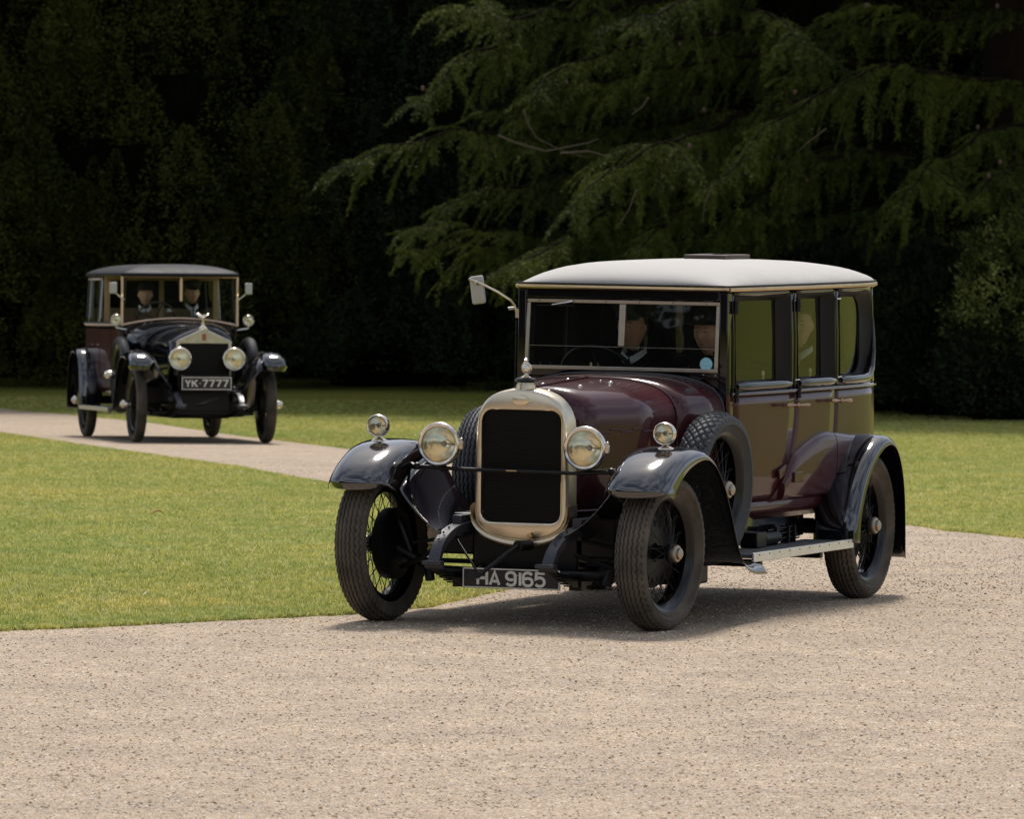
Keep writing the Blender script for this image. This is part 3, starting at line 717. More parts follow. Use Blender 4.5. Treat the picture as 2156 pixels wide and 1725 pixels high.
    hinge = MB(); hinge.tube([(-.14, 0, bon(-.14, 0) + .003), (-.98, 0, bon(-.98, 0) + .003)], .008, 8)
    for k in range(16): x = -.16 - k * .052; hinge.tube([(x, 0, bon(x, 0) + .0035), (x - .02, 0, bon(x - .02, 0) + .0035)], .0098, 8)
    hinge.build('bonnet_hinge', M_MAROON, car)
    for sg in (-1, 1):
        h = MB()
        for k in range(9):
            x = -.16 - k * .09; z = 1.034 + (.006 if k % 2 else -.008); w = lambda q: interp(-q, [-b[0] for b in BX], [b[1] for b in BX])
            h.tube([(x, sg * (w(x) + .001), z), (x - .088, sg * (w(x - .088) + .001), z)], .0042, 6)
        h.build('side_hinge', M_MAROON, car)
        rv = MB()
        for k in range(44):
            x = -.16 - k * .0185; rv.ball((x, sg * (interp(-x, [-b[0] for b in BX], [b[1] for b in BX]) - .001), .83), .0055, 6)
        rv.build('rivet_strip', M_NICKEL2, car)
        tube = MB().tube([(x, sg * (interp(-x, [-b[0] for b in BX] + [1.5], [b[1] for b in BX] + [.6]) + .002), .615) for x in (-.13, -.35, -.65, -.98)], .008, 8).build('bonnet_moulding', M_MAROON, car)
    for (u, v) in ((1122, 790),) + tuple(((1340 + a / 5.39) / 1.282, (960 + b_ / 5.39) / 1.282) for a, b_ in ((678, 425), (762, 522), (1042, 360), (1220, 452), (1662, 398), (1516, 362))):
        # each stud sits where its sight line meets the bonnet top
        M_i = car_inv; o_ = M_i @ Vector((0, 0, CAM_Z)); d_ = (M_i.to_3x3() @ ray(u, v)).normalized(); t = None
        for k in range(4000):
            q = o_ + d_ * (37 + k * .002)
            if -1.05 < q.x < -.14 and abs(q.y) < .5 and q.z < bon(q.x, q.y): t = q; break
        if t and u > 1125:
            r_ = .013 if (u, v) != ((1340 + 1516 / 5.39) / 1.282, (960 + 362 / 5.39) / 1.282) else .005
            MB().lathe([(r_, 0), (r_ * .95, r_ * .4), (r_ * .6, r_ * .75), (.0005, r_ * .9)], 'Z', n=14).build('stud', M_NICKEL2, car).location = (t.x, t.y, t.z - .001)
    tri = MB().tube([(-.998, y, z + .002) for (x, y, z) in bsec(-.99, .511, 1.045, 1.294, .60)], .005, 6).build('bonnet_seam', M_MAROON, car)
    # ---- mudguards
    fpath = [(.425, .722), (.43, .765), (.40, .81), (.335, .860), (.24, .908), (.12, .948), (-.02, .970), (-.15, .974), (-.27, .955), (-.40, .90), (-.53, .79), (-.65, .63), (-.75, .47), (-.86, .365), (-1.0, .325), (-1.18, .318)]
    rpath = [(-2.78, .345), (-2.79, .45), (-2.83, .56), (-2.92, .70), (-3.07, .835), (-3.25, .915), (-3.40, .925), (-3.53, .865), (-3.63, .72), (-3.68, .52), (-3.70, .22)]
    for sg in (1, -1):
        cf = lambda L: .030 + .085 * max(0, 1 - L / .8) ** 1.2
        f, P = fender('front_mudguard', car, fpath, .585, .975, sg, crown=cf, lip=.030, nose=.10, nosew=.88)
        va = MB(); secs = []
        for i, p in enumerate(P):
            if p.x > .24 and i < 30: continue
            if p.x < -1.0: break
            top = Vector((p.x, .605, p.z - (.16 * max(0, (p.x + .35) / .6) ** 1.2 if p.x > -.35 else .03) - .012)); bot = Vector((min(.26, p.x + .02) , .345, min(.53, max(.44, .50))))
            if top.z < bot.z: top.z = max(top.z, .34)
            secs.append([(top.x + (bot.x - top.x) * t, sg * (top.y + (bot.y - top.y) * t), top.z + (bot.z - top.z) * t - .03 * math.sin(math.pi * t)) for t in [k / 8 for k in range(9)]])
        va.loft(secs).build('inner_valance', M_WING, car, solid=.003)
        for q in (-.045, .185) if sg > 0 else (-.045, .185):
            pass
        side_lamp(car, (.02, sg * .812, 1.046), .060, stem=.022)
        fender('rear_mudguard', car, rpath, .655, .935, sg, crown=.025, lip=.03)
        # running board
        rb = MB(); rb.box((-1.985, sg * .755, .345), (1.63, .27, .022)); rb.build('running_board', M_MAT, car, bevel=.003)
        e = MB(); e.box((-1.985, sg * .8975, .340), (1.66, .014, .050)); e.box((-1.985, sg * .888, .3585), (1.65, .02, .005))
        e.build('running_board_edge', M_ALU, car, bevel=.003)
        for k in range(10): MB().lathe([(.0045, 0), (.003, .003), (.0005, .004)], 'Y', n=8).build('screw', M_CHASSIS, car, smooth=True).matrix_local = Matrix.Translation((-1.24 - k * .165, sg * .9045, .352)) @ Matrix.Rotation(0 if sg > 0 else math.pi, 4, 'Z')
        for q, zq in ((-1.5, .29), (-2.5, .29)): MB().box((q, sg * .55, zq), (.045, .55, .04)).build('board_bracket', M_CHASSIS, car, bevel=.004)
        # body under-valance, black
        uv = MB(); uv.box((-1.95, sg * .60, .47), (1.7, .02, .18)); uv.build('side_valance', M_BLACK, car)
    # black box and rods lying on the running board
    t = MB(); t.box((-1.80, .67, .40), (.16, .10, .085)); t.lathe([(.001, -.20), (.035, -.20), (.035, .05), (.001, .05)], 'X', (-1.95, .68, .40), n=16)
    t.build('tool_box', M_CHASSIS, car, bevel=.006)
    lf = MB()
    for k in range(6): lf.tube([(-2.00, .67 + (k % 2) * .012, .372 + k * .014), (-2.56 + .03 * k, .67 + (k % 2) * .012, .378 + k * .014)], .0045, 6)
    for q in (-2.12, -2.32, -2.42): lf.box((q, .672, .407), (.018, .05, .095))
    lf.build('luggage_grid', M_CHASSIS, car)
    # ---- lamps, bar, mirror
    for sg in (-1, 1):
        h = headlamp(car, (.14, sg * .412, .962), .115, .17)
        MB().tube([(-.07, 0, -.105), (-.07, 0, -.15)], .014, 8).build('stem', M_CHASSIS, h)
        lug = MB(); lug.box((-.01, .125, 0), (.02, .018, .045)); lug.ball((-.01, .125, .03), .009, 8); lug.build('lug', M_NICKEL2, h, bevel=.002)
    bar = MB(); bar.tube([(.10, -.56, .842), (.10, -.3, .832), (.10, .3, .828), (.10, .56, .838)], .0105, 10)
    for sg in (-1, 1):
        bar.tube([(.10, sg * .56, .838), (.08, sg * .60, .85), (.05, sg * .615, .86)], .017, 8); bar.ball((.10, sg * .55, .842), .022, 8)
        bar.box((.09, sg * .62, .855), (.06, .012, .08))
    bar.build('lamp_bar', M_CHASSIS, car); MB().box((.112, -.01, .832), (.003, .06, .006)).build('lamp_bar_tag', M_BRASS, car)
    mm = MB(); mm.tube([(-1.51, -.625, 1.625), (-1.505, -.632, 1.665), (-1.49, -.65, 1.69), (-1.47, -.72, 1.735), (-1.45, -.80, 1.775), (-1.44, -.88, 1.805)], .0068, 8); mm.box((-1.51, -.615, 1.62), (.03, .02, .05)); mm.tube([(-1.51, -.625, 1.65), (-1.50, -.67, 1.645)], .008, 8); mm.ball((-1.45, -.835, 1.785), .016, 8)
    mo = mm.build('mirror_arm', M_NICKEL2, car)
    bd = MB(); secs = []
    for k, (dx, kk) in enumerate(((0, .90), (.008, 1.0), (.014, 1.0), (.020, .93), (.023, .80), (.0235, .01))):
        secs.append([(dx, y * kk, z * kk) for y, z in rrect(-.042, .042, -.078, .078, (.014,) * 4, 4)])
    bd.loft(secs, True, True); mi = bd.build('mirror', M_WHITE, car, angle=30); mi.matrix_local = Matrix.Translation((-1.475, -.835, 1.745)) @ Matrix.Rotation(R_(8), 4, 'X') @ Matrix.Rotation(R_(-6), 4, 'Z')
    MB().tube([(-1.52, -.628, 1.58), (-1.52, -.632, 1.22)], .004, 6).build('pillar_rod', M_CHASSIS, car)
    # ---- coachwork
    OL = Outline([(-1.50, .612), (-1.8, .645), (-2.2, .677), (-2.6, .702), (-3.0, .717), (-3.4, .722), (-3.65, .708), (-3.85, .655), (-3.99, .54), (-4.06, .35), (-4.085, .15), (-4.09, 0)])
    sx = OL.s_of_x; SE = OL.S[-1]
    def prof(z): return interp(z, [.50, .56, .62, .75, 1.0, 1.2, 1.5, 1.76], [-.05, -.022, -.008, .004, .006, .002, -.002, -.012])
    g1 = lambda z: sx(interp(z, [.60, .64, .74, .876, 1.066, 1.8], [-2.10, -2.160, -2.252, -2.326, -2.384, -2.394]))
    g2 = lambda z: sx(interp(z, [.60, .80, 1.05, 1.8], [-2.90, -2.94, -2.982, -3.034]))
    G = .0035
    sA, sB = sx(-1.505), sx(-1.572); c_ = lambda v: (lambda z: v)
    WZ0, WZ1 = 1.240, 1.735
    body = MB()
    def upper(mb, a, b, w0, w1, sg, mi):
        """black upper panel between s=a and b with a hole w0..w1"""
        panel(mb, OL, prof, c_(a), c_(w0), 1.2, 1.765, sg, mi=mi); panel(mb, OL, prof, c_(w1), c_(b), 1.2, 1.765, sg, mi=mi)
        panel(mb, OL, prof, c_(w0), c_(w1), 1.2, WZ0, sg, mi=mi); panel(mb, OL, prof, c_(w0), c_(w1), WZ1, 1.765, sg, mi=mi)
    for sg in (1, -1):
        panel(body, OL, prof, c_(0), lambda z: sB - G, .60, 1.2, sg); panel(body, OL, prof, c_(0), lambda z: sB - G, 1.2, 1.765, sg, mi=1)
        qs0, qs1 = sx(-3.072), sx(-3.70)
        panel(body, OL, prof, lambda z: g2(z) + G, c_(SE), .60, 1.2, sg); upper(body, g2(1.5) + G, SE, qs0, qs1, sg, 1)
        panel(body, OL, prof, lambda z: sA, c_(SE), .50, .60, sg)
    bo = body.build('body', [M_MAROON, M_BLACK], car, solid=.012, angle=50)
    for sg in (1, -1):
        def surf(x, z, k): xx, yy = OL.at(sx(x)); n = OL.nrm(sx(x)); kk = prof(z) + k; return Vector((xx + n.x * kk, sg * (yy + n.y * kk), z))
        sl_ = MB(); sl_.tube([surf(x, z, .004) for x, z in ((-3.085, 1.241), (-3.14, 1.241), (-3.3, 1.241), (-3.45, 1.242), (-3.56, 1.250), (-3.64, 1.30), (-3.69, 1.38), (-3.705, 1.48), (-3.705, 1.58))], [.012, .024, .027, .027, .025, .021, .016, .011, .005], 12); sl_.build('window_sill', M_BLACK, bo)
        window_unit(OL, prof, qs0, qs1, WZ0, WZ1, (.05, .15, .15, .035), sg, bo, M_REVEAL, M_GLASS, lip=.004, rearw=.10, rec=.05)
        for nm, a, b, w0, w1, rw, rr_ in (('front_door', lambda z: sB + G, lambda z: g1(z) - G, sx(-1.600), sx(-2.335), .065, (.03, .03, .03, .02)), ('rear_door', lambda z: g1(z) + G, lambda z: g2(z) - G, sx(-2.432), sx(-2.993), .06, (.04, .04, .03, .02))):
            d = MB(); panel(d, OL, prof, a, b, .60, 1.2, sg); upper(d, a(1.5), b(1.5), w0, w1, sg, 1)
            do = d.build(nm, [M_MAROON, M_BLACK], car, solid=.02, angle=50)
            window_unit(OL, prof, w0, w1, WZ0, WZ1, rr_, sg, do, M_REVEAL, M_GLASS, lip=.004, rearw=rw, rec=.05)
            def surf(x, z, k): xx, yy = OL.at(sx(x)); n = OL.nrm(sx(x)); kk = prof(z) + k; return Vector((xx + n.x * kk, sg * (yy + n.y * kk), z))
            # waist sill roll under the pane
            sl_ = MB(); sl_.tube([surf(x, 1.241, .004) for x in np.linspace(OL.at(w0)[0] - .015, OL.at(w1)[0] + .015, 10)], [.014, .024] + [.027] * 6 + [.024, .014], 12); sl_.build('window_sill', M_BLACK, do)
            hx = -2.328 if nm == 'front_door' else -2.977; hz = 1.124 if nm == 'front_door' else 1.131
            h = MB(); p0 = surf(hx, hz, 0); p1 = surf(hx, hz, .045); h.tube([p0, p1], .008, 8); h.lathe([(.001, 0), (.017, 0), (.014, .008), (.001, .01)], 'Y', (0, 0, 0), n=14)
            fw_, bk_ = surf(hx + .165, hz + .004, .050), surf(hx - .165, hz - .004, .050)
            h2 = MB(); h2.tube([p1 + (fw_ - p1) * t for t in (0, .2, .45, .7, .9, 1)], [.006, .005, .008, .012, .010, .003], 10); h2.tube([p1 + (bk_ - p1) * t for t in (0, .2, .45, .7, .9, 1)], [.006, .005, .008, .012, .010, .003], 10)
            h2.ball(p1, .013, 10); h2.tube([p0, p1], .008, 8); h2.build('handle', M_HANDLE, do)
            for hz_ in (1.674, 1.196):
                q = surf(-1.595 if nm == 'front_door' else -2.425, hz_, .010); hg = MB(); hg.tube([q + Vector((0, 0, -.035)), q + Vector((0, 0, .035))], .013, 8)
                for k in range(4): hg.tube([q + Vector((0, 0, -.035 + k * .02)), q + Vector((0, 0, -.025 + k * .02))], .016, 8)
                hg.build('hinge', M_CHASSIS, do)
            if nm == 'front_door':
                q = surf(-2.20, .742, .004); s_ = MB(); s_.box(surf(-2.20, .758, .012), (.13, .016, .052), rot=Matrix.Rotation(R_(14), 3, 'Y')); s_.box(surf(-2.36, .725, .040), (.15, .018, .058)); s_.build('lower_hinge', M_MAROON, do, bevel=.004)
            if nm == 'rear_door':
                ap = MB(); secs = []
                for x in np.linspace(-2.19, -2.93, 16):
                    zt = interp(-x, [2.19, 2.325, 2.5, 2.68, 2.80, 2.93], [.70, .845, .905, .952, .965, .958]); zb = .605; xx = x
                    if zt - zb < .02: zt = zb + .02
                    secs.append([tuple(surf(xx, zt - (zt - zb) * u_, k)) for u_, k in ((0, -.004), (.012, .012), (.06, .028), (.14, .036), (.4, .042), (.7, .040), (.93, .034), (.985, .020), (1.0, -.004))])
                # the wheel-arch box swells out of the door skin
                for i, s_ in enumerate(secs):
                    lim = g1(s_[0][2]); secs[i] = [p for p in s_]
                ap.loft(secs, caps=True).build('arch_panel', M_MAROON, do, angle=35)
            # interior pull seen as a small pale knob at the sill
            kx = -2.12 if nm == 'front_door' else -2.80
            kb = surf(kx, 1.262, -.075); MB().tube([kb, kb + Vector((0, 0, .02)), kb + Vector((0, 0, .04)), kb + Vector((0, 0, .055))], [.008, .005, .009, .004], 8).build('lock_knob', M_NICKEL, do)
        pts = [OL.at(s) + (OL.nrm(s),) for s in np.linspace(sB - .03, SE, 50)]
        MB().tube([(x + n.x * (prof(1.2) + .004), sg * (y + n.y * (prof(1.2) + .004)), 1.203) for x, y, n in pts], .011, 8).build('waist_moulding', M_BLACK, car)
        ap2 = MB(); secs = []
        for x in np.linspace(-2.94, -3.30, 6):
            zt = interp(-x, [2.93, 3.25], [.958, .93]); secs.append([tuple(surf(x, zt - (zt - .605) * u_, k)) for u_, k in ((0, -.004), (.012, .012), (.06, .028), (.14, .036), (.4, .042), (.7, .040), (.93, .034), (.985, .020), (1.0, -.004))])
        ap2.loft(secs, caps=True).build('arch_panel', M_MAROON, car, angle=35)
        for x0_, z0_ in ((-2.413, 1.70), (-3.052, 1.70), (-2.413, 1.26), (-3.052, 1.26)):
            MB().tube([surf(x0_ + .035, z0_, .006), surf(x0_ - .03, z0_, .006)], .005, 6).build('door_buffer', M_NICKEL2, car)
    # drip bead round the roof, piping, dome
    ol = [OL.at(s) + (OL.nrm(s),) for s in np.linspace(0, SE, 60)]
    loop = [(x + n.x * .004, y + n.y * .004) for x, y, n in ol] + [(x + n.x * .004, -(y + n.y * .004)) for x, y, n in reversed(ol[:-1])]
    fr_ = [(-1.500 + .035 * (1 - (t / .6) ** 2), t) for t in np.linspace(-.59, .59, 13)]
    loop = loop + [(-1.494, -.607)] + fr_ + [(-1.494, .607)]
    bead = [Vector((x, y, 1.772 - .05 * max(0, min(1, (-x - 3.82) / .26)) ** 1.5)) for x, y in loop]
    MB().tube(bead + [bead[0]], .0125, 8, caps=False).build('roof_bead', M_BRASS, car)
    MB().tube([p * 1 + Vector((0, 0, .018)) for p in bead] + [bead[0] + Vector((0, 0, .018))], .0045, 6, caps=False).build('roof_piping', M_CHASSIS, car)
    dome = MB(); secs = []
    xe, ye, ze = np.array([p.x for p in bead]), np.array([p.y for p in bead]), np.array([p.z for p in bead]); lo_ = ye >= 0
    od = np.argsort(-xe[lo_]); xr_, yr_, zr_ = xe[lo_][od], ye[lo_][od], ze[lo_][od]
    def hw_(x): return float(np.interp(-x, -xr_[3:], yr_[3:]))
    T_ = [0, .004, .014, .03, .055, .09, .14, .20, .28, .37, .47, .57, .67, .76, .84, .90, .94, .968, .986, .996, 1.0]
    x0_, x1_ = -1.470, -4.09
    for t in T_:
        x = x0_ + (x1_ - x0_) * t; w_ = max(.02, (hw_(x) if x < -1.50 else .607)) * .997; d_ = (.34 - t) / .34 if t < .34 else (t - .34) / .66
        h = .129 * (1 - d_ ** (4.2 if t < .34 else 4.4)) ** .55; zb_ = 1.784 - .05 * max(0, min(1, (-x - 3.82) / .26)) ** 1.5; q = []
        for k in range(25):
            v = math.sin(math.pi / 2 * (-1 + 2 * k / 24)); xo = x - (0 if t > .2 else .035 * (v * v) * (1 - t / .2)); q.append((xo, w_ * v, zb_ + h * (1 - abs(v) ** 3.1) ** .62))
        secs.append(q)
    dome.loft(secs); dome.build('roof', M_ROOF, car, solid=.008, angle=80)
    ht = MB(); 
    for (cx, cy, sx_, sy_) in ((-2.83, 0, .05, .25), (-3.19, 0, .05, .25), (-3.01, .10, .31, .05), (-3.01, -.10, .31, .05)): ht.box((cx, cy, 1.948), (sx_, sy_, .024))
    ht.box((-3.01, 0, 1.945), (.30, .15, .012)); ht.xf(Matrix.Translation((0, 0, -.024))); ht.build('roof_vent', M_WOOD, car, bevel=.004)
    # ---- windscreen surround
    su = MB()
    for sg in (-1, 1): su.box((-1.535, sg * .588, 1.455), (.07, .048, .60))
    su.box((-1.535, 0, 1.738), (.07, 1.128, .056)); su.build('screen_pillar', M_BLACK, car, bevel=.006)
    lo = MB(); lo.loft([[(-1.48, y, z) for (x, y, z) in bsec(0, .607, 1.07, 1.312, 1.0)], [(-1.52, y, z + .012) for (x, y, z) in bsec(0, .600, 1.07, 1.318, 1.0)]]); lo.build('screen_base', M_BLACK, car, solid=.01)
    lo = MB(); lo.box((-1.53, 0, 1.305), (.03, 1.12, .04)); lo.build('screen_rail', M_BLACK, car)
    ws = MB(); z0, z1, yw = 1.318, 1.704, .563; T = .021
    def wx(z): return -1.495 - .035 * (z - z0) / (z1 - z0)
    def barz(y, a, b, t_=T, d=.018): ws.loft([[(wx(a) + d, y - t_ / 2, a), (wx(a) + d, y + t_ / 2, a), (wx(a), y + t_ / 2, a), (wx(a), y - t_ / 2, a)], [(wx(b) + d, y - t_ / 2, b), (wx(b) + d, y + t_ / 2, b), (wx(b), y + t_ / 2, b), (wx(b), y - t_ / 2, b)]], True, True)
    for y in (-yw + T / 2, yw - T / 2): barz(y, z0 + T, z1 - T)
    ws.box((wx(z0) + .0075, 0, z0 + T / 2), (.021, 2 * yw, T)); ws.box((wx(z1) + .0085, 0, z1 - T / 2), (.021, 2 * yw, T))
    wo = ws.build('windscreen', M_FRAME, car, bevel=.003)
    ws = MB(); barz(0, 1.452, z1 - T, .036, .026); ws.build('centre_bar', M_FRAME, wo, bevel=.003)
    for nm, a, b, dx in (('pane', z0 + .01, 1.46, .004), ('pane', 1.447, z1 - .01, .010)):
        g = MB(); g.loft([[(wx(a) + dx, y, a) for y in (-yw + .01, yw - .01)], [(wx(b) + dx, y, b) for y in (-yw + .01, yw - .01)]]); g.build(nm, M_SCREEN, wo, smooth=False)
    MB().tube([(wx(1.447) + .013, -yw + .02, 1.447), (wx(1.447) + .013, yw - .02, 1.447)], .0009, 5).build('pane_edge', M_FRAME, wo)
    for k in range(6):
        MB().ball((wx(z1) + .020, -.49 + k * .195, z1 - .010), .004, 6).build('screw', M_CHASSIS, wo)
    wp = MB(); wp.tube([(wx(1.69) + .03, -.29, 1.693), (wx(1.68) + .035, -.33, 1.685), (wx(1.67) + .035, -.41, 1.672)], [.008, .005, .003], 6); wp.build('wiper_arm', M_NICKEL2, wo)
    MB().box((wx(1.668) + .030, -.39, 1.668), (.006, .22, .006)).build('wiper_blade', M_CHASSIS, wo)
    # licence disc: a round pale-blue printed paper
    dm = bpy.data.materials.new('disc_paper'); dm.use_nodes = True; nt = dm.node_tree; N = nt.nodes
    tc = N.new('ShaderNodeTexCoord'); vo = N.new('ShaderNodeTexBrick'); vo.inputs['Scale'].default_value = 95; vo.inputs['Color1'].default_value = (.30, .62, .72, 1); vo.inputs['Color2'].default_value = (.08, .26, .34, 1); vo.inputs['Mortar'].default_value = (.36, .70, .80, 1); vo.inputs['Mortar Size'].default_value = .03; vo.inputs['Bias'].default_value = -.35
    mp = N.new('ShaderNodeMapping'); mp.inputs['Rotation'].default_value = (0, R_(90), 0); nt.links.new(tc.outputs['Object'], mp.inputs[0]); 
    sepx = N.new('ShaderNodeSeparateXYZ'); cmb = N.new('ShaderNodeCombineXYZ'); nt.links.new(tc.outputs['Object'], sepx.inputs[0]); nt.links.new(sepx.outputs[1], cmb.inputs[0]); nt.links.new(sepx.outputs[2], cmb.inputs[1]); nt.links.new(cmb.outputs[0], vo.inputs['Vector'])
    nt.links.new(vo.outputs[0], N['Principled BSDF'].inputs['Base Color']); N['Principled BSDF'].inputs['Roughness'].default_value = .6
    dc = MB().lathe([(.001, .001), (.036, .001), (.036, -.001), (.001, -.001)], 'X', n=32).build('licence_disc', dm, wo); dc.location = (wx(1.36) + .020, .498, 1.366)
    # ---- cabin inside
    li = MB(); ring = [OL.at(s) + (OL.nrm(s),) for s in np.linspace(.08, SE, 40)]
    for sg in (1, -1):
        for za, zb in ((.56, 1.235), (1.738, 1.765)):
            li.loft([[(x - n.x * .035, sg * (y - n.y * .035), z) for z in (za, zb)] for x, y, n in ring])
    li.loft([[(x, .62, 1.765), (x, -.62, 1.765)] for x in (-1.52, -4.0)]); li.loft([[(x, .64, .58), (x, -.64, .58)] for x in (-1.0, -4.0)])
    li.loft([[(-4.03, y, z) for z in (.58, 1.765)] for y in (-.45, 0, .45)]); li.build('cabin_lining', M_LINING, car, smooth=False)
    # dashboard
    MB().box((-1.56, 0, 1.22), (.03, 1.1, .14)).build('dashboard', M_WOOD, car, bevel=.01)
    for nm, x, zt in (('front_seat', -2.30, 1.30), ('rear_seat', -3.60, 1.32)):
        s_ = MB(); s_.box((x + .02, 0, .86), (.50, 1.16, .20)); s_.box((x - .26, 0, (zt + .8) / 2), (.14, 1.16, zt - .8)); s_.build(nm, M_LEATHER, car, bevel=.05)
    sw = MB(); c = Vector((-1.86, -.265, 1.265)); ax = Vector((-.82, 0, .57)).normalized(); e1 = Vector((0, 1, 0)); e2 = ax.cross(e1)
    rg = [c + e1 * .215 * math.cos(a) + e2 * .215 * math.sin(a) for a in np.linspace(0, 2 * math.pi, 41)]
    sw.tube(rg, .013, 8, caps=False)
    for a in (.5, 2.6, 4.71): sw.tube([c, c + e1 * .21 * math.cos(a) + e2 * .21 * math.sin(a)], .010, 6, flat=.6)
    sw.tube([c, c - ax * .5], .02, 8); sw.build('steering_wheel', M_CHASSIS, car)
    MB().lathe([(.001, .012), (.012, .010), (.022, .004), (.022, 0)], 'Z', n=16).build('horn_button', M_BRASS, car).matrix_local = Matrix.Translation(c + ax * .012) @ ax.to_track_quat('Z', 'X').to_matrix().to_4x4()
    for q in ((-1.60, -.50), (-1.60, -.44)): MB().tube([(q[0] + .04, q[1], 1.30), (q[0] + .04, q[1], 1.345), (q[0] + .04, q[1], 1.352)], [.004, .004, .007], 6).build('dash_knob', M_NICKEL2, car)
    # ---- chassis
    ch = MB()
    for sg in (-1, 1):
        ch.box((-1.9, sg * .34, .53), (3.9, .05, .11))
        D = catmull([(-.10, sg * .34, .55), (.10, sg * .335, .535), (.25, sg * .33, .50), (.36, sg * .325, .44), (.43, sg * .32, .36)], 5)
        secs = []
        for i, p in enumerate(D):
            t = (D[min(i + 1, len(D) - 1)] - D[max(0, i - 1)]).normalized(); nn = Vector((-t.z, 0, t.x)); w = .032; h = .035 + .02 * (1 - i / len(D))
            secs.append([p + nn * 0 + Vector((0, w, 0)), p + Vector((0, -w, 0)), p - nn * h + Vector((0, -w, 0)), p - nn * h + Vector((0, w, 0))])
        ch.loft(secs, True, True); ch.box((.435, sg * .318, .352), (.06, .105, .022)); ch.tube([(.41, sg * .27, .335), (.41, sg * .37, .335)], .018, 10)
        for i in (7, 10, 13): ch.ball(D[i] + Vector((.012, sg * .0, .005)), .008, 6)
    ch.build('dumb_iron', mat('chassis_paint', (.03, .032, .042), .35, noise_s=10, noise_a=.4), car, bevel=.003)
    for sg in (-1, 1):
        sp_ = MB()
        for k in range(6): L_ = .42 - k * .055; sp_.loft([[(x, sg * .33 + dy, .335 - .06 * (1 - ((x) / .45) ** 2) - k * .010 + dz_) for dy, dz_ in ((-.024, 0), (.024, 0), (.024, .008), (-.024, .008))] for x in np.linspace(-L_, L_, 9)], True, True)
        sp_.box((0, sg * .33, .25), (.07, .07, .09)); sp_.build('leaf_spring', M_CHASSIS, car, smooth=False)
    ax_ = MB(); ax_.tube([(0, -.70, .40), (0, -.62, .36), (0, -.45, .285), (0, 0, .275), (0, .45, .285), (0, .62, .36), (0, .70, .40)], .03, 10)
    ra = MB(); ra.tube([(-WB, -.75, .407), (-WB, .75, .407)], .045, 10); ra.ball((-WB, 0, .407), .15, 16); ra.build('axle', M_CHASSIS, car)
    ax_.tube([(-.16, -.62, .33), (-.16, .62, .33)], .013, 8)
    for sg in (-1, 1):
        ax_.tube([(0, sg * .62, .38), (.02, sg * .66, .50), (0, sg * .70, .56)], .02, 8); ax_.tube([(.04, sg * .66, .30), (.14, sg * .50, .36), (.24, sg * .40, .41)], .014, 8); ax_.tube([(0, sg * .52, .32), (.02, sg * .50, .235)], .028, 8)
        ax_.tube([(0.02, sg * .60, .43), (.0, sg * .30, .48)], .010, 8)
    ax_.build('axle', M_CHASSIS, car)
    ut = MB(); ut.box((-.55, 0, .40), (.95, .60, .20)); ut.box((-.35, 0, .46), (.45, .62, .14)); ut.box((-2.0, 0, .45), (2.6, .50, .12)); ut.box((-1.5, 0, .31), (.5, .36, .16)); ut.tube([(-1.2, -.25, .33), (-3.9, -.3, .34)], .03, 8)
    ut.box((-1.10, .50, .33), (.30, .22, .28)); ut.box((-.55, .40, .48), (.9, .2, .22)); ut.box((-.55, -.40, .48), (.9, .2, .22))
    ut.build('undertray', M_CHASSIS, car, bevel=.03)
    ck = MB(); a, b = at_car(1009, 1211, .34), at_car(1090, 1150, .16)
    ck.tube([b, a], .012, 8); ck.tube([b, b + Vector((-.12, .02, .0))], .03, 10); ck.tube([a + Vector((-.02, -.015, -.004)), a + Vector((.05, .01, .004))], .018, 10); ck.tube([at_car(957, 1128, .10), a], .0062, 6); ck.build('starting_handle', M_CHASSIS, car)
    number_plate(car, 'HA 9165', (.125, .004, .262), .553, .108, .084, .0148)
    for sg in (-1, 1): MB().tube([(.02, sg * .2, .33), (.115, sg * .2, .29)], .008, 6).build('plate_bracket', M_CHASSIS, car)
    return car
def at_car(u, v, x):
    o_ = car_inv @ Vector((0, 0, CAM_Z)); d_ = car_inv.to_3x3() @ ray(u, v); return o_ + d_ * ((x - o_.x) / d_.x)
car_inv = (Matrix.Translation((0.05, 40.46, 0)) @ Matrix.Rotation(math.atan2(-0.9314, -0.3641), 4, 'Z')).inverted()
big_car = build_big_car()
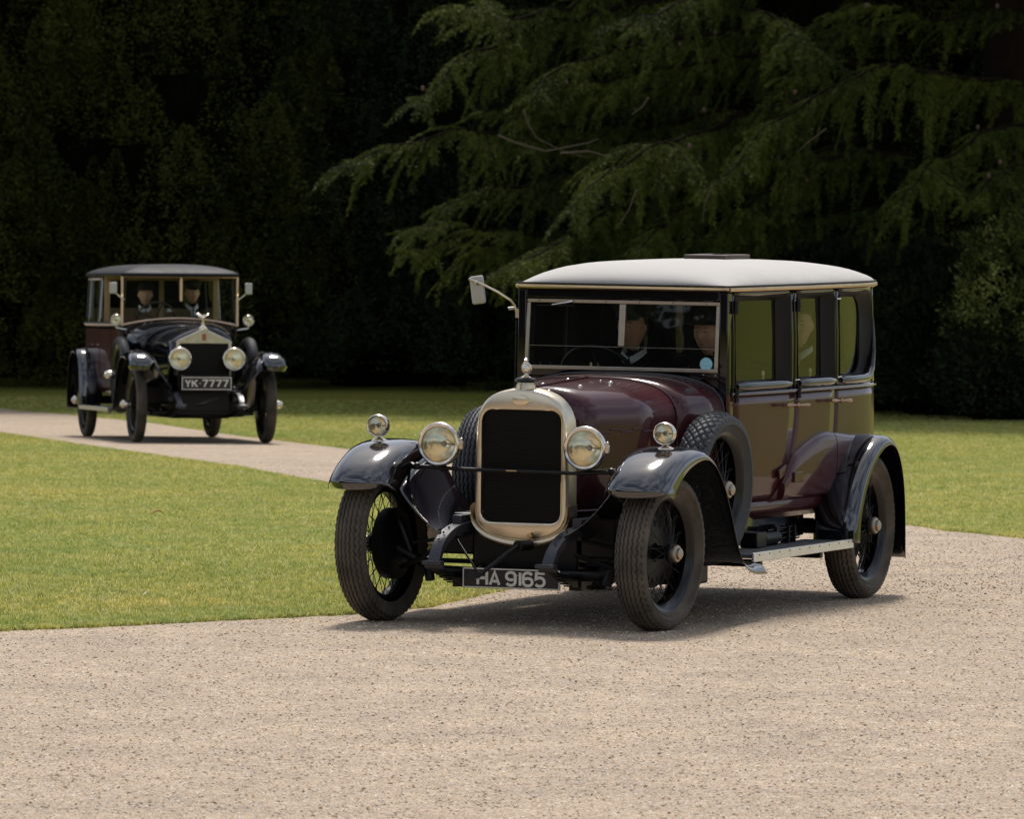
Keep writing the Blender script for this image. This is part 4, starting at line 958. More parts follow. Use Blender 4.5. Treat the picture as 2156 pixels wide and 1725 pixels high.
# ------------------------------------------------------------------ the car farther back
def build_far_car():
    g = ground_at(423.5, 934)
    car = empty('vintage_car', 'black and maroon vintage open-drive limousine with pointed radiator, farther back on the drive', 'car')
    a = R_(12); X = Vector((math.sin(a), -math.cos(a), .0245 * math.cos(a))).normalized(); Y = Vector((0, 0, 1)).cross(X).normalized(); Z = X.cross(Y)
    car.matrix_world = Matrix(((X.x, Y.x, Z.x, g.x), (X.y, Y.y, Z.y, g.y), (X.z, Y.z, Z.z, g.z + .004), (0, 0, 0, 1)))
    WB, TR, RW = 3.5, .72, .425
    K = wheel_kit(RW, .118, .330, M_RUBBER, hubc=.042, capout=.175, capmat=M_NICKEL2, rimmat=M_RIM)
    K2 = dict(K); K2['tyre'] = tyre_mesh('tyre', RW, .118, .33, M_RUBBER2)
    for (x, s) in ((0, 1), (0, -1), (-WB, 1), (-WB, -1)): add_wheel(K, car, (x, s * TR, RW), 0 if s > 0 else math.pi, drum=.18, count=12)
    for s in (1, -1): add_wheel(K2, car, (-1.12, s * .72, .735), 0 if s > 0 else math.pi, None, name='spare_wheel', count=12)
    # radiator with a flat pediment
    F = [(-.305, .74), (.305, .74), (.305, 1.115), (.28, 1.135), (0, 1.262), (-.28, 1.135), (-.305, 1.115)]
    I = [(-.285, .745), (.285, .745), (.270, 1.085), (.27, 1.095), (0, 1.098), (-.27, 1.095), (-.270, 1.085)]
    mb = MB(); mb.loft([[(x, y, z) for y, z in Q] for Q, x in ((F, -.02), (F, .145), ([(y * .985, .86 + (z - .86) * .985) for y, z in F], .15), (I, .15), (I, .12))], True)
    mb.build('radiator_shell', M_NICKEL2, car, bevel=.004, angle=25)
    c = MB(); c.box((.105, 0, .82), (.01, .56, .57))
    for k in range(26): c.box((.118, -.26 + k * .0208, .82), (.012, .006, .55), rot=None)
    c.build('radiator_core', M_CORE, car, smooth=False)
    b = MB().box((.153, 0, 1.165), (.004, .045, .07)).build('badge', mat('badge_red', (.35, .10, .05), .4), car, bevel=.003)
    m = MB(); m.lathe([(.001, 0), (.05, 0), (.05, .02), (.028, .03), (.02, .045), (.001, .045)], 'Z', n=20)
    m.tube([(0, 0, .04), (.004, 0, .07), (.012, 0, .105), (.022, 0, .135)], [.022, .015, .014, .010], 10); m.ball((.030, 0, .150), .013, 10)
    for s in (-1, 1): m.tube([(.012, s * .008, .125), (-.02, s * .035, .15), (-.045, s * .066, .172)], [.010, .020, .010], 8, flat=.45)
    m.build('mascot', M_NICKEL2, car).location = (.07, 0, 1.25)
    # bonnet: peaked at the radiator, round at the scuttle
    def sec(x, w, zs, top, pk, zb=.62):
        pts = [(w, zb), (w, (zb + zs) / 2), (w, zs)]
        for k in range(1, 13):
            t = k / 12; aa = math.pi / 2 * t; ry, rz = w * math.cos(aa) ** .8, zs + (top - zs) * math.sin(aa) ** .8; py, pz = w * (1 - t), zs + (top - zs) * t
            pts.append((ry + (py - ry) * pk, rz + (pz - rz) * pk))
        L_ = [(x, y, z) for y, z in pts]; return L_ + [(x, -y, z) for _, y, z in reversed(L_[:-1])]
    MB().loft([sec(-.02, .30, 1.115, 1.258, 1.0), sec(-.3, .335, 1.10, 1.262, .7), sec(-.7, .41, 1.06, 1.27, .35), sec(-1.0, .47, 1.03, 1.275, .15)]).build('bonnet', M_BLACK, car, solid=.004, angle=45)
    MB().loft([sec(-1.0, .48, 1.02, 1.28, .15), sec(-1.15, .56, 1.02, 1.30, .0), sec(-1.35, .63, 1.05, 1.335, .0), sec(-1.52, .65, 1.10, 1.35, .0)]).build('scuttle', M_BLACK, car, solid=.004, angle=50)
    MB().tube([(-.02, 0, 1.262), (-1.0, 0, 1.280)], .007, 6).build('bonnet_hinge', M_NICKEL2, car)
    fp = [(.50, .80), (.49, .89), (.40, .965), (.20, 1.012), (-.05, 1.01), (-.27, .945), (-.44, .80), (-.56, .62), (-.68, .44), (-.82, .365), (-.98, .36)]
    rp = [(-2.99, .36), (-3.0, .55), (-3.06, .80), (-3.2, .96), (-3.42, 1.025), (-3.62, 1.01), (-3.80, .92), (-3.91, .74), (-3.95, .50), (-3.96, .32)]
    for sg in (1, -1):
        fd, P = fender('front_mudguard', car, fp, .585, .885, sg, crown=lambda L: .05 + .05 * max(0, 1 - L / .8), lip=.012, nose=.10, nosew=.75)
        secs = []
        for i, p in enumerate(P):
            if p.x < -.95: break
            if i < 5: continue
            top = Vector((p.x, .59, p.z - .05)); bot = Vector((min(.42, p.x + .12), .36, .55)); bot.z = min(bot.z, top.z)
            secs.append([(top.x + (bot.x - top.x) * t, sg * (top.y + (bot.y - top.y) * t), top.z + (bot.z - top.z) * t) for t in (0, .25, .5, .75, 1)])
        MB().loft(secs).build('inner_valance', M_BLACK, car, solid=.003)
        fender('rear_mudguard', car, rp, .62, .90, sg, crown=.03, lip=.03)
        MB().box((-1.98, sg * .75, .352), (2.05, .28, .022)).build('running_board', M_MAT, car, bevel=.003)
        MB().box((-1.98, sg * .893, .350), (2.05, .012, .045)).build('running_board_edge', M_ALU, car, bevel=.003)
        h = headlamp(car, (.36, sg * .300, .925), .126, .18); MB().tube([(-.09, 0, -.11), (-.12, 0, -.30)], .016, 8).build('stem', M_CHASSIS, h)
        l = side_lamp(car, (-1.28, sg * .745, 1.345), .062, base=False, stem=.03); MB().tube([(-.03, 0, -.09), (-.06, -sg * .12, -.11)], .01, 6).build('bracket', M_NICKEL2, l)
        mr = MB(); mr.tube([(0, 0, 0), (.02, -sg * .07, -.06), (0, -sg * .12, -.09)], .007, 6); mr.build('mirror_arm', M_NICKEL2, car).location = (-1.42, sg * .755, 1.66)
        md = MB().box((0, 0, 0), (.02, .085, .125)).build('mirror', M_WHITE, car, bevel=.008); md.location = (-1.40, sg * .765, 1.70); md.rotation_euler = (0, 0, sg * R_(12))
    # body
    OL = Outline([(-1.50, .645), (-2.0, .672), (-2.6, .69), (-3.2, .70), (-3.8, .69), (-4.08, .64), (-4.22, .50), (-4.28, .28), (-4.29, 0)])
    sx = OL.s_of_x; SE = OL.S[-1]; cc = lambda v: (lambda z: v)
    prof = lambda z: interp(z, [.50, .6, .8, 1.30, 1.85], [-.06, -.02, .005, 0, -.03])
    bd = MB(); z_t = 1.845
    for sg in (1, -1):
        panel(bd, OL, prof, cc(0), cc(SE), .52, 1.24, sg); panel(bd, OL, prof, cc(0), cc(SE), 1.24, 1.30, sg, mi=1)
        panel(bd, OL, prof, cc(sx(-4.02)), cc(SE), 1.30, z_t, sg, mi=1)
        for x0, x1, mi in ((-1.50, -1.545, 1), (-2.80, -2.97, 2), (-3.60, -3.66, 2)): panel(bd, OL, prof, cc(sx(x0)), cc(sx(x1)), 1.30, z_t, sg, mi=mi)
        panel(bd, OL, prof, cc(sx(-2.80)), cc(SE), 1.79, z_t, sg, mi=2)
    bo = bd.build('body', [M_MAROON, M_BLACK, mat('polished_pillar', (.30, .32, .36), .25, metal=.8)], car, solid=.02, angle=50)
    for sg in (1, -1):
        pts = [OL.at(s) + (OL.nrm(s),) for s in np.linspace(.03, SE, 40)]
        MB().tube([(x + n.x * .006, sg * (y + n.y * .006), 1.295) for x, y, n in pts], .020, 8).build('waist_moulding', mat('grey_moulding', (.20, .22, .25), .2, metal=.6) if sg > 0 else bpy.data.materials['grey_moulding'], car)
        for x0, x1 in ((-2.98, -3.59), (-3.67, -4.01)):
            g_ = MB(); g_.loft([[(x, sg * (OL.at(sx(x))[1] + prof(z) - .02), z) for z in (1.30, 1.79)] for x in np.linspace(x0, x1, 5)]); g_.build('pane', M_GLASS, bo)
        for hx in (-2.70, -3.05):
            q = (hx, sg * (OL.at(sx(hx))[1] + .04), 1.06); MB().tube([(q[0] + .05, q[1], q[2]), q, (q[0] - .05, q[1], q[2])], [.004, .012, .006], 8).build('handle', M_NICKEL2, bo)
        q = OL.at(sx(-2.06)); gp = MB(); 
        for x in (-1.56, -2.08, -2.78): gp.tube([(x, sg * (OL.at(sx(x))[1] + prof(z) + .001), z) for z in (.58, .8, 1.0, 1.23)], .0035, 5)
        gp.build('door_gap', M_CHASSIS, bo)
    lid = [OL.at(s) + (OL.nrm(s),) for s in np.linspace(0, SE, 50)]
    loop = [(x + n.x * .002, y + n.y * .002) for x, y, n in lid]; loop = [(-1.36, 0), (-1.37, .35), (-1.385, .60), (-1.40, .655)] + loop; loop = loop + [(x, -y) for x, y in reversed(loop[1:-1])]
    dm = MB(); secs = []
    for x, y in loop:
        S_ = Vector((max(-3.6, min(-2.1, x)), 0, 0)); q = []
        for r in (0, .2, .4, .6, .75, .86, .93, .975, 1.0, 1.0):
            v = S_ + (Vector((x, y, 0)) - S_) * r; q.append((v.x, v.y, 1.862 + .11 * (1 - r ** 2.6) ** .8))
        q.append((x, y, 1.835)); secs.append(q)
    secs.append(secs[0]); dm.loft(secs); dm.build('roof', M_ROOF2, car, solid=.01, angle=60)
    # windscreen in a brass-coloured frame, lower edge arched
    ws = MB(); yw, z1 = .652, 1.832; xw = lambda z: -1.475 - .02 * (z - 1.3)
    zb = lambda y: 1.283 + .078 * (1 - (y / yw) ** 2)
    ws.tube([(xw(zb(y)), y, zb(y)) for y in np.linspace(-yw, yw, 17)], .014, 8)
    for s in (-1, 1): ws.tube([(xw(1.28), s * yw, 1.28), (xw(z1), s * yw, z1)], .014, 8)
    ws.tube([(xw(z1), -yw, z1), (xw(z1), yw, z1)], .015, 8); wo = ws.build('windscreen', M_COPPER, car)
    MB().box((xw(1.7) + .01, .012, 1.69), (.02, .03, .27)).build('centre_bar', M_COPPER, wo, bevel=.003)
    for za, zb_ in ((None, 1.565), (1.55, 1.825)):
        g_ = MB(); g_.loft([[(xw(z) + (.004 if za else 0), y, z) for z in ((za or zb(y)), zb_)] for y in np.linspace(-yw + .01, yw - .01, 13)]); g_.build('pane', M_SCREEN, wo)
    MB().box((xw(1.82), 0, 1.845), (.05, 1.32, .03)).build('header_rail', M_BLACK, car)
    # inside
    ins = MB(); ins.loft([[(x, .66, z) for z in (.6, 1.28)] for x in (-1.55, -2.7)]); ins.loft([[(x, -.66, z) for z in (.6, 1.28)] for x in (-1.55, -2.7)]); ins.loft([[(x, y, .60) for y in (-.66, .66)] for x in (-1.1, -4.2)]); ins.loft([[(-4.2, y, z) for z in (.6, 1.83)] for y in (-.5, .5)])
    ins.build('cabin_lining', M_LINING, car, smooth=False)
    pt = MB()
    for (cy, cz, sy, sz) in ((0, 1.02, 1.30, .52), (0, 1.815, 1.30, .05), (-.62, 1.55, .06, .54), (.62, 1.55, .06, .54), (0, 1.55, .05, .54)): pt.box((-2.74, cy, cz), (.04, sy, sz))
    pt.build('partition', M_TANTRIM, car, bevel=.004)
    MB().box((-2.42, 0, .92), (.5, 1.2, .22)).box((-2.66, 0, 1.12), (.12, 1.2, .4)).build('front_seat', M_LEATHER, car, bevel=.04)
    MB().box((-3.8, 0, .92), (.5, 1.2, .22)).box((-4.05, 0, 1.2), (.12, 1.2, .55)).build('rear_seat', M_TANTRIM, car, bevel=.04)
    MB().box((-1.54, 0, 1.26), (.03, 1.2, .12)).build('dashboard', M_WOOD, car, bevel=.01)
    sw = MB(); c = Vector((-1.92, -.20, 1.36)); ax = Vector((-.85, 0, .52)).normalized(); e1 = Vector((0, 1, 0)); e2 = ax.cross(e1)
    sw.tube([c + e1 * .215 * math.cos(t) + e2 * .215 * math.sin(t) for t in np.linspace(0, 2 * math.pi, 37)], .013, 8, caps=False)
    for t in (0.3, 1.87, 3.44, 5.0): sw.tube([c, c + e1 * .21 * math.cos(t) + e2 * .21 * math.sin(t)], .009, 6)
    sw.tube([c, c - ax * .55], .02, 8); sw.build('steering_wheel', M_WOOD, car)
    # chassis
    for sg in (-1, 1):
        ch = MB(); ch.box((-2.0, sg * .36, .52), (4.2, .05, .12)); D = catmull([(.08, sg * .36, .54), (.3, sg * .355, .56), (.48, sg * .35, .53), (.60, sg * .345, .47), (.66, sg * .34, .42)], 5)
        ch.loft([[p + Vector((0, .03, 0)), p + Vector((0, -.03, 0)), p + Vector((-.03, -.03, -.04)), p + Vector((-.03, .03, -.04))] for p in D], True, True); ch.tube([(.66, sg * .34 - .055, .41), (.66, sg * .34 + .055, .41)], .024, 10)
        ch.build('dumb_iron', bpy.data.materials['chassis_paint'], car, bevel=.003)
        sp_ = MB()
        for k in range(5): L_ = .55 - k * .08; sp_.loft([[(x, sg * .35 + dy, .40 - .07 * (1 - (x / .6) ** 2) - k * .010 + dz_) for dy, dz_ in ((-.024, 0), (.024, 0), (.024, .008), (-.024, .008))] for x in np.linspace(-L_, L_, 9)], True, True)
        sp_.build('leaf_spring', M_CHASSIS, car, smooth=False)
    ax_ = MB(); ax_.tube([(0, -.66, .42), (0, -.45, .32), (0, 0, .30), (0, .45, .32), (0, .66, .42)], .032, 10); ax_.build('axle', M_CHASSIS, car)
    ut = MB(); ut.box((-.9, 0, .42), (1.7, .64, .30)); ut.box((-.2, 0, .45), (.5, .62, .22)); ut.box((-2.6, 0, .47), (2.6, .7, .16)); ut.box((-.1, 0, .33), (.30, 1.15, .05)); ut.box((-1.3, 0, .52), (1.9, 1.15, .2)); ut.tube([(-3.5, -.7, .425), (-3.5, .7, .425)], .05, 10); ut.ball((-3.5, 0, .42), .15, 14)
    ut.build('undertray', M_CHASSIS, car, bevel=.02)
    ck = MB(); ck.tube([(.66, -.06, .44), (.64, -.16, .42), (.5, .10, .50)], .012, 8); ck.build('starting_handle', M_CHASSIS, car)
    number_plate(car, 'YK.7777'.replace('.', '\u00b7'), (.42, -.015, .66), .552, .142, .088, .0155, gap=.86, border=.008)
    MB().box((.36, 0, .745), (.02, .50, .012)).build('plate_bracket', M_CHASSIS, car)
    return car
GL['\u00b7'] = GL['dot']; ADV['\u00b7'] = .42
far_car = build_far_car()

# ------------------------------------------------------------------ people
def skinned(verts, edges, radii, root=0, sub=1):
    me = bpy.data.meshes.new('sk'); me.from_pydata(verts, edges, []); o = bpy.data.objects.new('sk', me); COL.objects.link(o)
    sk = o.modifiers.new('s', 'SKIN'); lay = me.skin_vertices[0] if me.skin_vertices else None
    if lay is None:
        bm = bmesh.new(); bm.from_mesh(me); bm.verts.layers.skin.verify(); bm.to_mesh(me); bm.free(); lay = me.skin_vertices[0]
    for i, r in enumerate(radii):
        lay.data[i].radius = r if isinstance(r, tuple) else (r, r); lay.data[i].use_root = (i == root)
    if sub: s2 = o.modifiers.new('u', 'SUBSURF'); s2.levels = sub; s2.render_levels = sub
    bpy.context.view_layer.update(); dg = bpy.context.evaluated_depsgraph_get(); ev = o.evaluated_get(dg); m2 = bpy.data.meshes.new_from_object(ev)
    bpy.data.objects.remove(o); return m2
def head_mesh(c, k=1.0, yaw=0.0, female=False):
    bm = bmesh.new(); bmesh.ops.create_icosphere(bm, subdivisions=5, radius=1.0)
    g = lambda d, s: math.exp(-(d / s) ** 2)
    for v in bm.verts:
        x, y, z = v.co; p = Vector((x * .098, y * .076, z * .118))
        if x > 0: p.y *= 1 - .10 * max(0, -z); 
        if z < -.2: p.y *= 1 - .30 * (-z - .2); p.x *= 1 - .18 * max(0, -z - .2) if x < 0 else 1
        f = max(0, x)
        p.x += f * (.012 * g(z - .16, .10) * g(y, .55) - .012 * g(z + .02, .10) * (g(y - .36, .17) + g(y + .36, .17)))       # brow, eye sockets
        p.x += f * (.030 * g(y, .13) * g(z + .24, .13) + .016 * g(y, .10) * g(z + .08, .14))                                  # nose
        p.x += f * (.007 * g(y, .30) * g(z + .50, .045) + .007 * g(y, .26) * g(z + .60, .045) - .005 * g(y, .3) * g(z + .55, .02))   # lips
        p.x += f * .012 * g(y, .28) * g(z + .85, .14)                                                                           # chin
        p += Vector((x, y, z)) * .004 * (g(y - .5, .2) + g(y + .5, .2)) * g(z + .25, .2) * f                                     # cheeks
        v.co = p
    for s in (-1, 1):                                                                                                            # ears
        r = bmesh.ops.create_icosphere(bm, subdivisions=2, radius=1.0)
        for v in r['verts']: v.co = Vector((v.co.x * .017 - .008, v.co.y * .009 + s * .078, v.co.z * .030 - .005))
    M = Matrix.Translation(c) @ Matrix.Rotation(yaw, 4, 'Z') @ Matrix.Scale(k, 4)
    for v in bm.verts: v.co = M @ v.co
    me = bpy.data.meshes.new('h'); bm.to_mesh(me); bm.free(); return me
M_SKIN = mat('skin', (.60, .36, .27), .5, noise_s=25, noise_a=.12)
M_HAIR = mat('dark_hair', (.02, .014, .01), .6, noise_s=60, noise_a=.4)
M_HAIR2 = mat('brown_hair', (.09, .05, .03), .6, noise_s=60, noise_a=.4)
M_SUIT = mat('dark_wool', (.012, .013, .017), .85, noise_s=40, noise_a=.3)
M_TWEED = mat('tweed_coat', (.11, .075, .05), .9, noise_s=60, noise_a=.3)
M_SHIRT = mat('white_shirt', (.62, .64, .68), .7)
M_LIP = mat('lips', (.36, .14, .12), .5)
M_EYE = mat('eye_white', (.5, .48, .45), .25); M_IRIS = mat('iris', (.03, .02, .015), .2)
def person(label, car_, hip, hands, coat, hat, hair=M_HAIR, headyaw=0.0, hgt=.60, collar=True, tie=False, glove=None, hgroup=None):
    """a seated person, hips at `hip` in the car's frame; hands = two targets in the same frame"""
    bpy.context.view_layer.update(); P = empty('person', label, 'person'); P.matrix_world = car_.matrix_world @ Matrix.Translation(hip)
    if hgroup: P['group'] = hgroup
    H = Vector((.02, 0, hgt))
    V, E, Rr = [], [], []
    def add(p, r, par=None): V.append(tuple(p)); Rr.append(r); (E.append((par, len(V) - 1)) if par is not None else None); return len(V) - 1
    pv = add((0, 0, 0), (.15, .12)); b1 = add((-.01, 0, .16), (.135, .105), pv); b2 = add((-.02, 0, .32), (.16, .11), b1); b3 = add((-.025, 0, .42), (.10, .085), b2); nk = add((-.01, 0, hgt - .13), .055, b3); hd = add((.0, 0, hgt - .06), .055, nk)
    tips = []
    for s, t in zip((-1, 1), hands):
        t = Vector(t) - Vector(hip); sh = Vector((-.02, s * .175, .40)); mid = (sh + t) / 2; d = (t - sh).length; bend = math.sqrt(max(.0, .30 ** 2 - (d / 2) ** 2)) if d < .58 else .02
        el = mid + Vector((-.02, s * .35, -1)).normalized() * max(bend, .03)
        a_ = add((-.02, s * .10, .405), .075, b3); a = add(sh, .062, a_); b = add((sh + el) / 2, .052, a); c = add(el, .046, b); d_ = add((el + t) / 2, .040, c); e = add(t - (t - el).normalized() * .03, .028, d_)
        pal = add(t + (t - el).normalized() * .03, (.036, .018), e); tips.append((t, (t - el).normalized(), s, pal))
    for s in (-1, 1):
        a = add((.10, s * .10, -.02), .088, pv); k = add((.44, s * .12, .04), .062, a); f = add((.50, s * .12, -.30), .045, k); add((.62, s * .12, -.34), .035, f)
    parts = [skinned(V, E, Rr, 0, 2)]
    for (t, d, s, pal) in tips:
        q = Vector((0, 1, 0)); q = (q - d * q.dot(d)).normalized(); dn = Vector((.35, 0, -1)).normalized(); base = t + d * .03
        fv, fe, fr = [tuple(base)], [], [.014]
        for k, L_ in enumerate((.066, .076, .072, .056)):
            o_ = (k - 1.5) * .0185; p0 = base + d * .035 + q * o_; p1 = p0 + d * L_ * .45; p2 = p1 + (d * .3 + dn).normalized() * L_ * .35; p3 = p2 + (-d * .5 + dn).normalized() * L_ * .28
            i0 = len(fv); fv += [tuple(p0), tuple(p1), tuple(p2), tuple(p3)]; fe += [(0, i0), (i0, i0 + 1), (i0 + 1, i0 + 2), (i0 + 2, i0 + 3)]; fr += [.0105, .0095, .0088, .0075]
        p0 = base - d * .01 - q * s * .024; p1 = p0 - q * s * .014 + d * .028 + dn * .012; p2 = p1 + d * .022 + dn * .014; i0 = len(fv); fv += [tuple(p0), tuple(p1), tuple(p2)]; fe += [(0, i0), (i0, i0 + 1), (i0 + 1, i0 + 2)]; fr += [.013, .0105, .0085]
        parts.append(skinned(fv, fe, fr, 0, 1))
    parts.append(head_mesh(H, 1.0, headyaw))
    bm = bmesh.new()
    for p in parts: bm.from_mesh(p)
    me = bpy.data.meshes.new('body'); bm.to_mesh(me); bm.free(); o = bpy.data.objects.new('body', me); COL.objects.link(o)
    rm = o.modifiers.new('r', 'REMESH'); rm.mode = 'VOXEL'; rm.voxel_size = .0075
    sm_ = o.modifiers.new('s', 'SMOOTH'); sm_.iterations = 2; sm_.factor = .5
    bpy.context.view_layer.update(); ev = o.evaluated_get(bpy.context.evaluated_depsgraph_get()); me2 = bpy.data.meshes.new_from_object(ev); bpy.data.objects.remove(o)
    me2.name = 'body'; me2.materials.clear(); me2.materials.append(coat); me2.materials.append(M_SKIN); me2.materials.append(glove or M_SKIN)
    n = len(me2.polygons); cen = np.zeros(n * 3, np.float32); me2.polygons.foreach_get('center', cen); cen = cen.reshape(-1, 3); mi = np.zeros(n, np.int32)
    mi[cen[:, 2] > hgt - .155 - .10 * 0 + 0.0 * cen[:, 0]] = 1
    for (t, d, s, pal) in tips:
        r = cen - np.array(t); al = r @ np.array(d); mi[(al > -.02) & (np.linalg.norm(r, axis=1) < .16)] = 2
    me2.polygons.foreach_set('material_index', mi); me2.polygons.foreach_set('use_smooth', [True] * n); me2.update()
    o = bpy.data.objects.new('body', me2); COL.objects.link(o); o.parent = P
    RY = Matrix.Translation(H) @ Matrix.Rotation(headyaw, 4, 'Z')
    def on_head(mb, nm, m_, **k): mb.xf(RY); return mb.build(nm, m_, P, **k)
    for s in (-1, 1):
        e = MB(); e.ball((.0815, s * .0285, .004), .0095, 10, sc=(1, 1.15, .62)); e.ball((.0885, s * .0285, .004), .0040, 8, mi=1); on_head(e, 'eye', [M_EYE, M_IRIS])
        e = MB(); e.tube([(.096, s * .012, .022), (.098, s * .028, .027), (.089, s * .045, .021)], [.0018, .0024, .001], 6, flat=.6); on_head(e, 'eyebrow', hair)
    e = MB(); e.tube([(.088, -.022, -.066), (.0965, -.010, -.0635), (.098, 0, -.065), (.0965, .010, -.0635), (.088, .022, -.066)], [.001, .0032, .0036, .0032, .001], 6); on_head(e, 'lips', M_LIP)
    hb = bmesh.new(); bmesh.ops.create_icosphere(hb, subdivisions=4, radius=1.0)
    dl = [v for v in hb.verts if (v.co.z < .42 and v.co.x > .12) or (v.co.z < .0 and v.co.x > -.10) or v.co.z < -.42 or (v.co.x > .55 and v.co.z < .5)]; bmesh.ops.delete(hb, geom=dl, context='VERTS')
    for v in hb.verts: nz = noise.noise(v.co * 9) * .003; v.co = Vector((v.co.x * (.104 + nz) - .004, v.co.y * (.083 + nz), v.co.z * (.124 + nz) + .002)); v.co = RY @ v.co
    hm = bpy.data.meshes.new('hair'); hb.to_mesh(hm); hb.free(); hm.materials.append(hair); hm.polygons.foreach_set('use_smooth', [True] * len(hm.polygons)); ho = bpy.data.objects.new('hair', hm); COL.objects.link(ho); ho.parent = P
    if hat == 'chauffeur':
        h = MB(); secs = []
        for z, k, dx in ((.045, 1.0, 0), (.072, 1.01, 0), (.088, 1.12, .004), (.104, 1.22, .008), (.116, 1.20, .008), (.126, 1.0, .004), (.129, .6, 0), (.130, .02, 0)):
            secs.append([(dx + .107 * k * math.cos(t), .088 * k * math.sin(t), z + .012 * math.cos(t) * (z > .08)) for t in [2 * math.pi * i / 32 for i in range(32)]])
        h.loft(secs, True); h.xf(Matrix.Translation((0, 0, .014))); on_head(h, 'cap', M_SUIT)
        v_ = MB(); v_.loft([[(.098 * math.cos(t) + r * .058 * max(0, math.cos(t)) ** .7, .088 * math.sin(t) * (1 - .1 * r), .050 - .026 * r) for t in np.linspace(-1.15, 1.15, 15)] for r in (0, .35, .7, 1.0)]); v_.xf(Matrix.Translation((-.004, 0, .016))); on_head(v_, 'cap_peak', M_BLACK, solid=.003)
        on_head(MB().ball((.124, 0, .100), .008, 8), 'cap_badge', M_NICKEL2)
    elif hat == 'bowler':
        h = MB(); h.lathe([(.001, .150), (.035, .146), (.062, .132), (.080, .108), (.088, .075), (.091, .050), (.098, .046), (.118, .044), (.128, .050), (.127, .053), (.116, .048), (.095, .050)], 'Z', n=36)
        for i in range(len(h.v)): v = h.v[i]; h.v[i] = (v[0] * 1.12, v[1] * .98, v[2])
        on_head(h, 'hat', M_SUIT)
    elif hat == 'cloche':
        h = MB(); h.lathe([(.001, .135), (.04, .130), (.075, .108), (.094, .07), (.100, .035), (.104, .02), (.122, .008), (.124, .010), (.106, .026)], 'Z', n=36)
        for i in range(len(h.v)): v = h.v[i]; h.v[i] = (v[0] * 1.05, v[1] * .95, v[2])
        on_head(h, 'hat', M_SUIT)
    if collar:
        for s in (-1, 1):
            c = MB(); z0 = hgt - .165
            c.loft([[(-.055 + .012 * 0, s * .058, z0 + .045), (-.03, s * .066, z0 + .05), (.02, s * .058, z0 + .035), (.058, s * .022, z0 + .008), (.066, s * .002, z0 - .002)],
                    [(-.058, s * .062, z0 + .018), (-.03, s * .072, z0 + .022), (.028, s * .070, z0 + .002), (.072, s * .036, z0 - .030), (.082, s * .016, z0 - .040)]])
            c.build('shirt_collar', M_SHIRT, P, solid=.003)
        if tie: c = MB(); c.loft([[(.068, -.028, z0 - .02), (.074, 0, z0 - .015), (.068, .028, z0 - .02)], [(.098, -.024, z0 - .08), (.104, 0, z0 - .08), (.098, .024, z0 - .08)], [(.112, -.004, z0 - .16), (.116, 0, z0 - .16), (.112, .004, z0 - .16)]]); c.build('shirt_front', M_SHIRT, P, solid=.003)
        if tie:
            c = MB(); c.tube([(.080, 0, z0 - .012), (.108, 0, z0 - .05), (.122, 0, z0 - .13)], [.011, .010, .016], 6, flat=.5); c.build('tie', M_SUIT, P)
    return P
person('driver in dark peaked cap and coat holding the wheel of the near car', big_car, (-2.36, -.255, .925), ((-1.90, -.46, 1.22), (-1.90, -.07, 1.22)), M_SUIT, 'chauffeur', headyaw=R_(-7), hgt=.61)
person('passenger in a dark bowler hat and brown coat beside the driver of the near car', big_car, (-2.34, .205, .915), ((-1.86, .02, 1.27), (-1.95, .36, 1.05)), M_TWEED, 'bowler', hair=M_HAIR2, headyaw=R_(-8), hgt=.60, collar=False)
person('bare-headed passenger in a white wing collar behind the near rear door glass', big_car, (-3.30, .40, .94), ((-3.05, .22, .98), (-3.05, .52, .98)), M_SUIT, None, headyaw=R_(12), hgt=.60, tie=True)
person('driver in a brown cap with white gloves on the wheel of the far car', far_car, (-2.42, -.24, 1.03), ((-1.95, -.38, 1.42), (-1.95, -.03, 1.42)), M_TWEED, 'bowler', hair=M_HAIR2, headyaw=R_(-6), hgt=.60, glove=M_SHIRT)
person('chauffeur in a dark peaked cap, white collar and tie in the far car', far_car, (-2.44, .30, 1.03), ((-2.12, .15, 1.10), (-2.12, .40, 1.10)), M_SUIT, 'chauffeur', headyaw=R_(5), hgt=.62, tie=True)
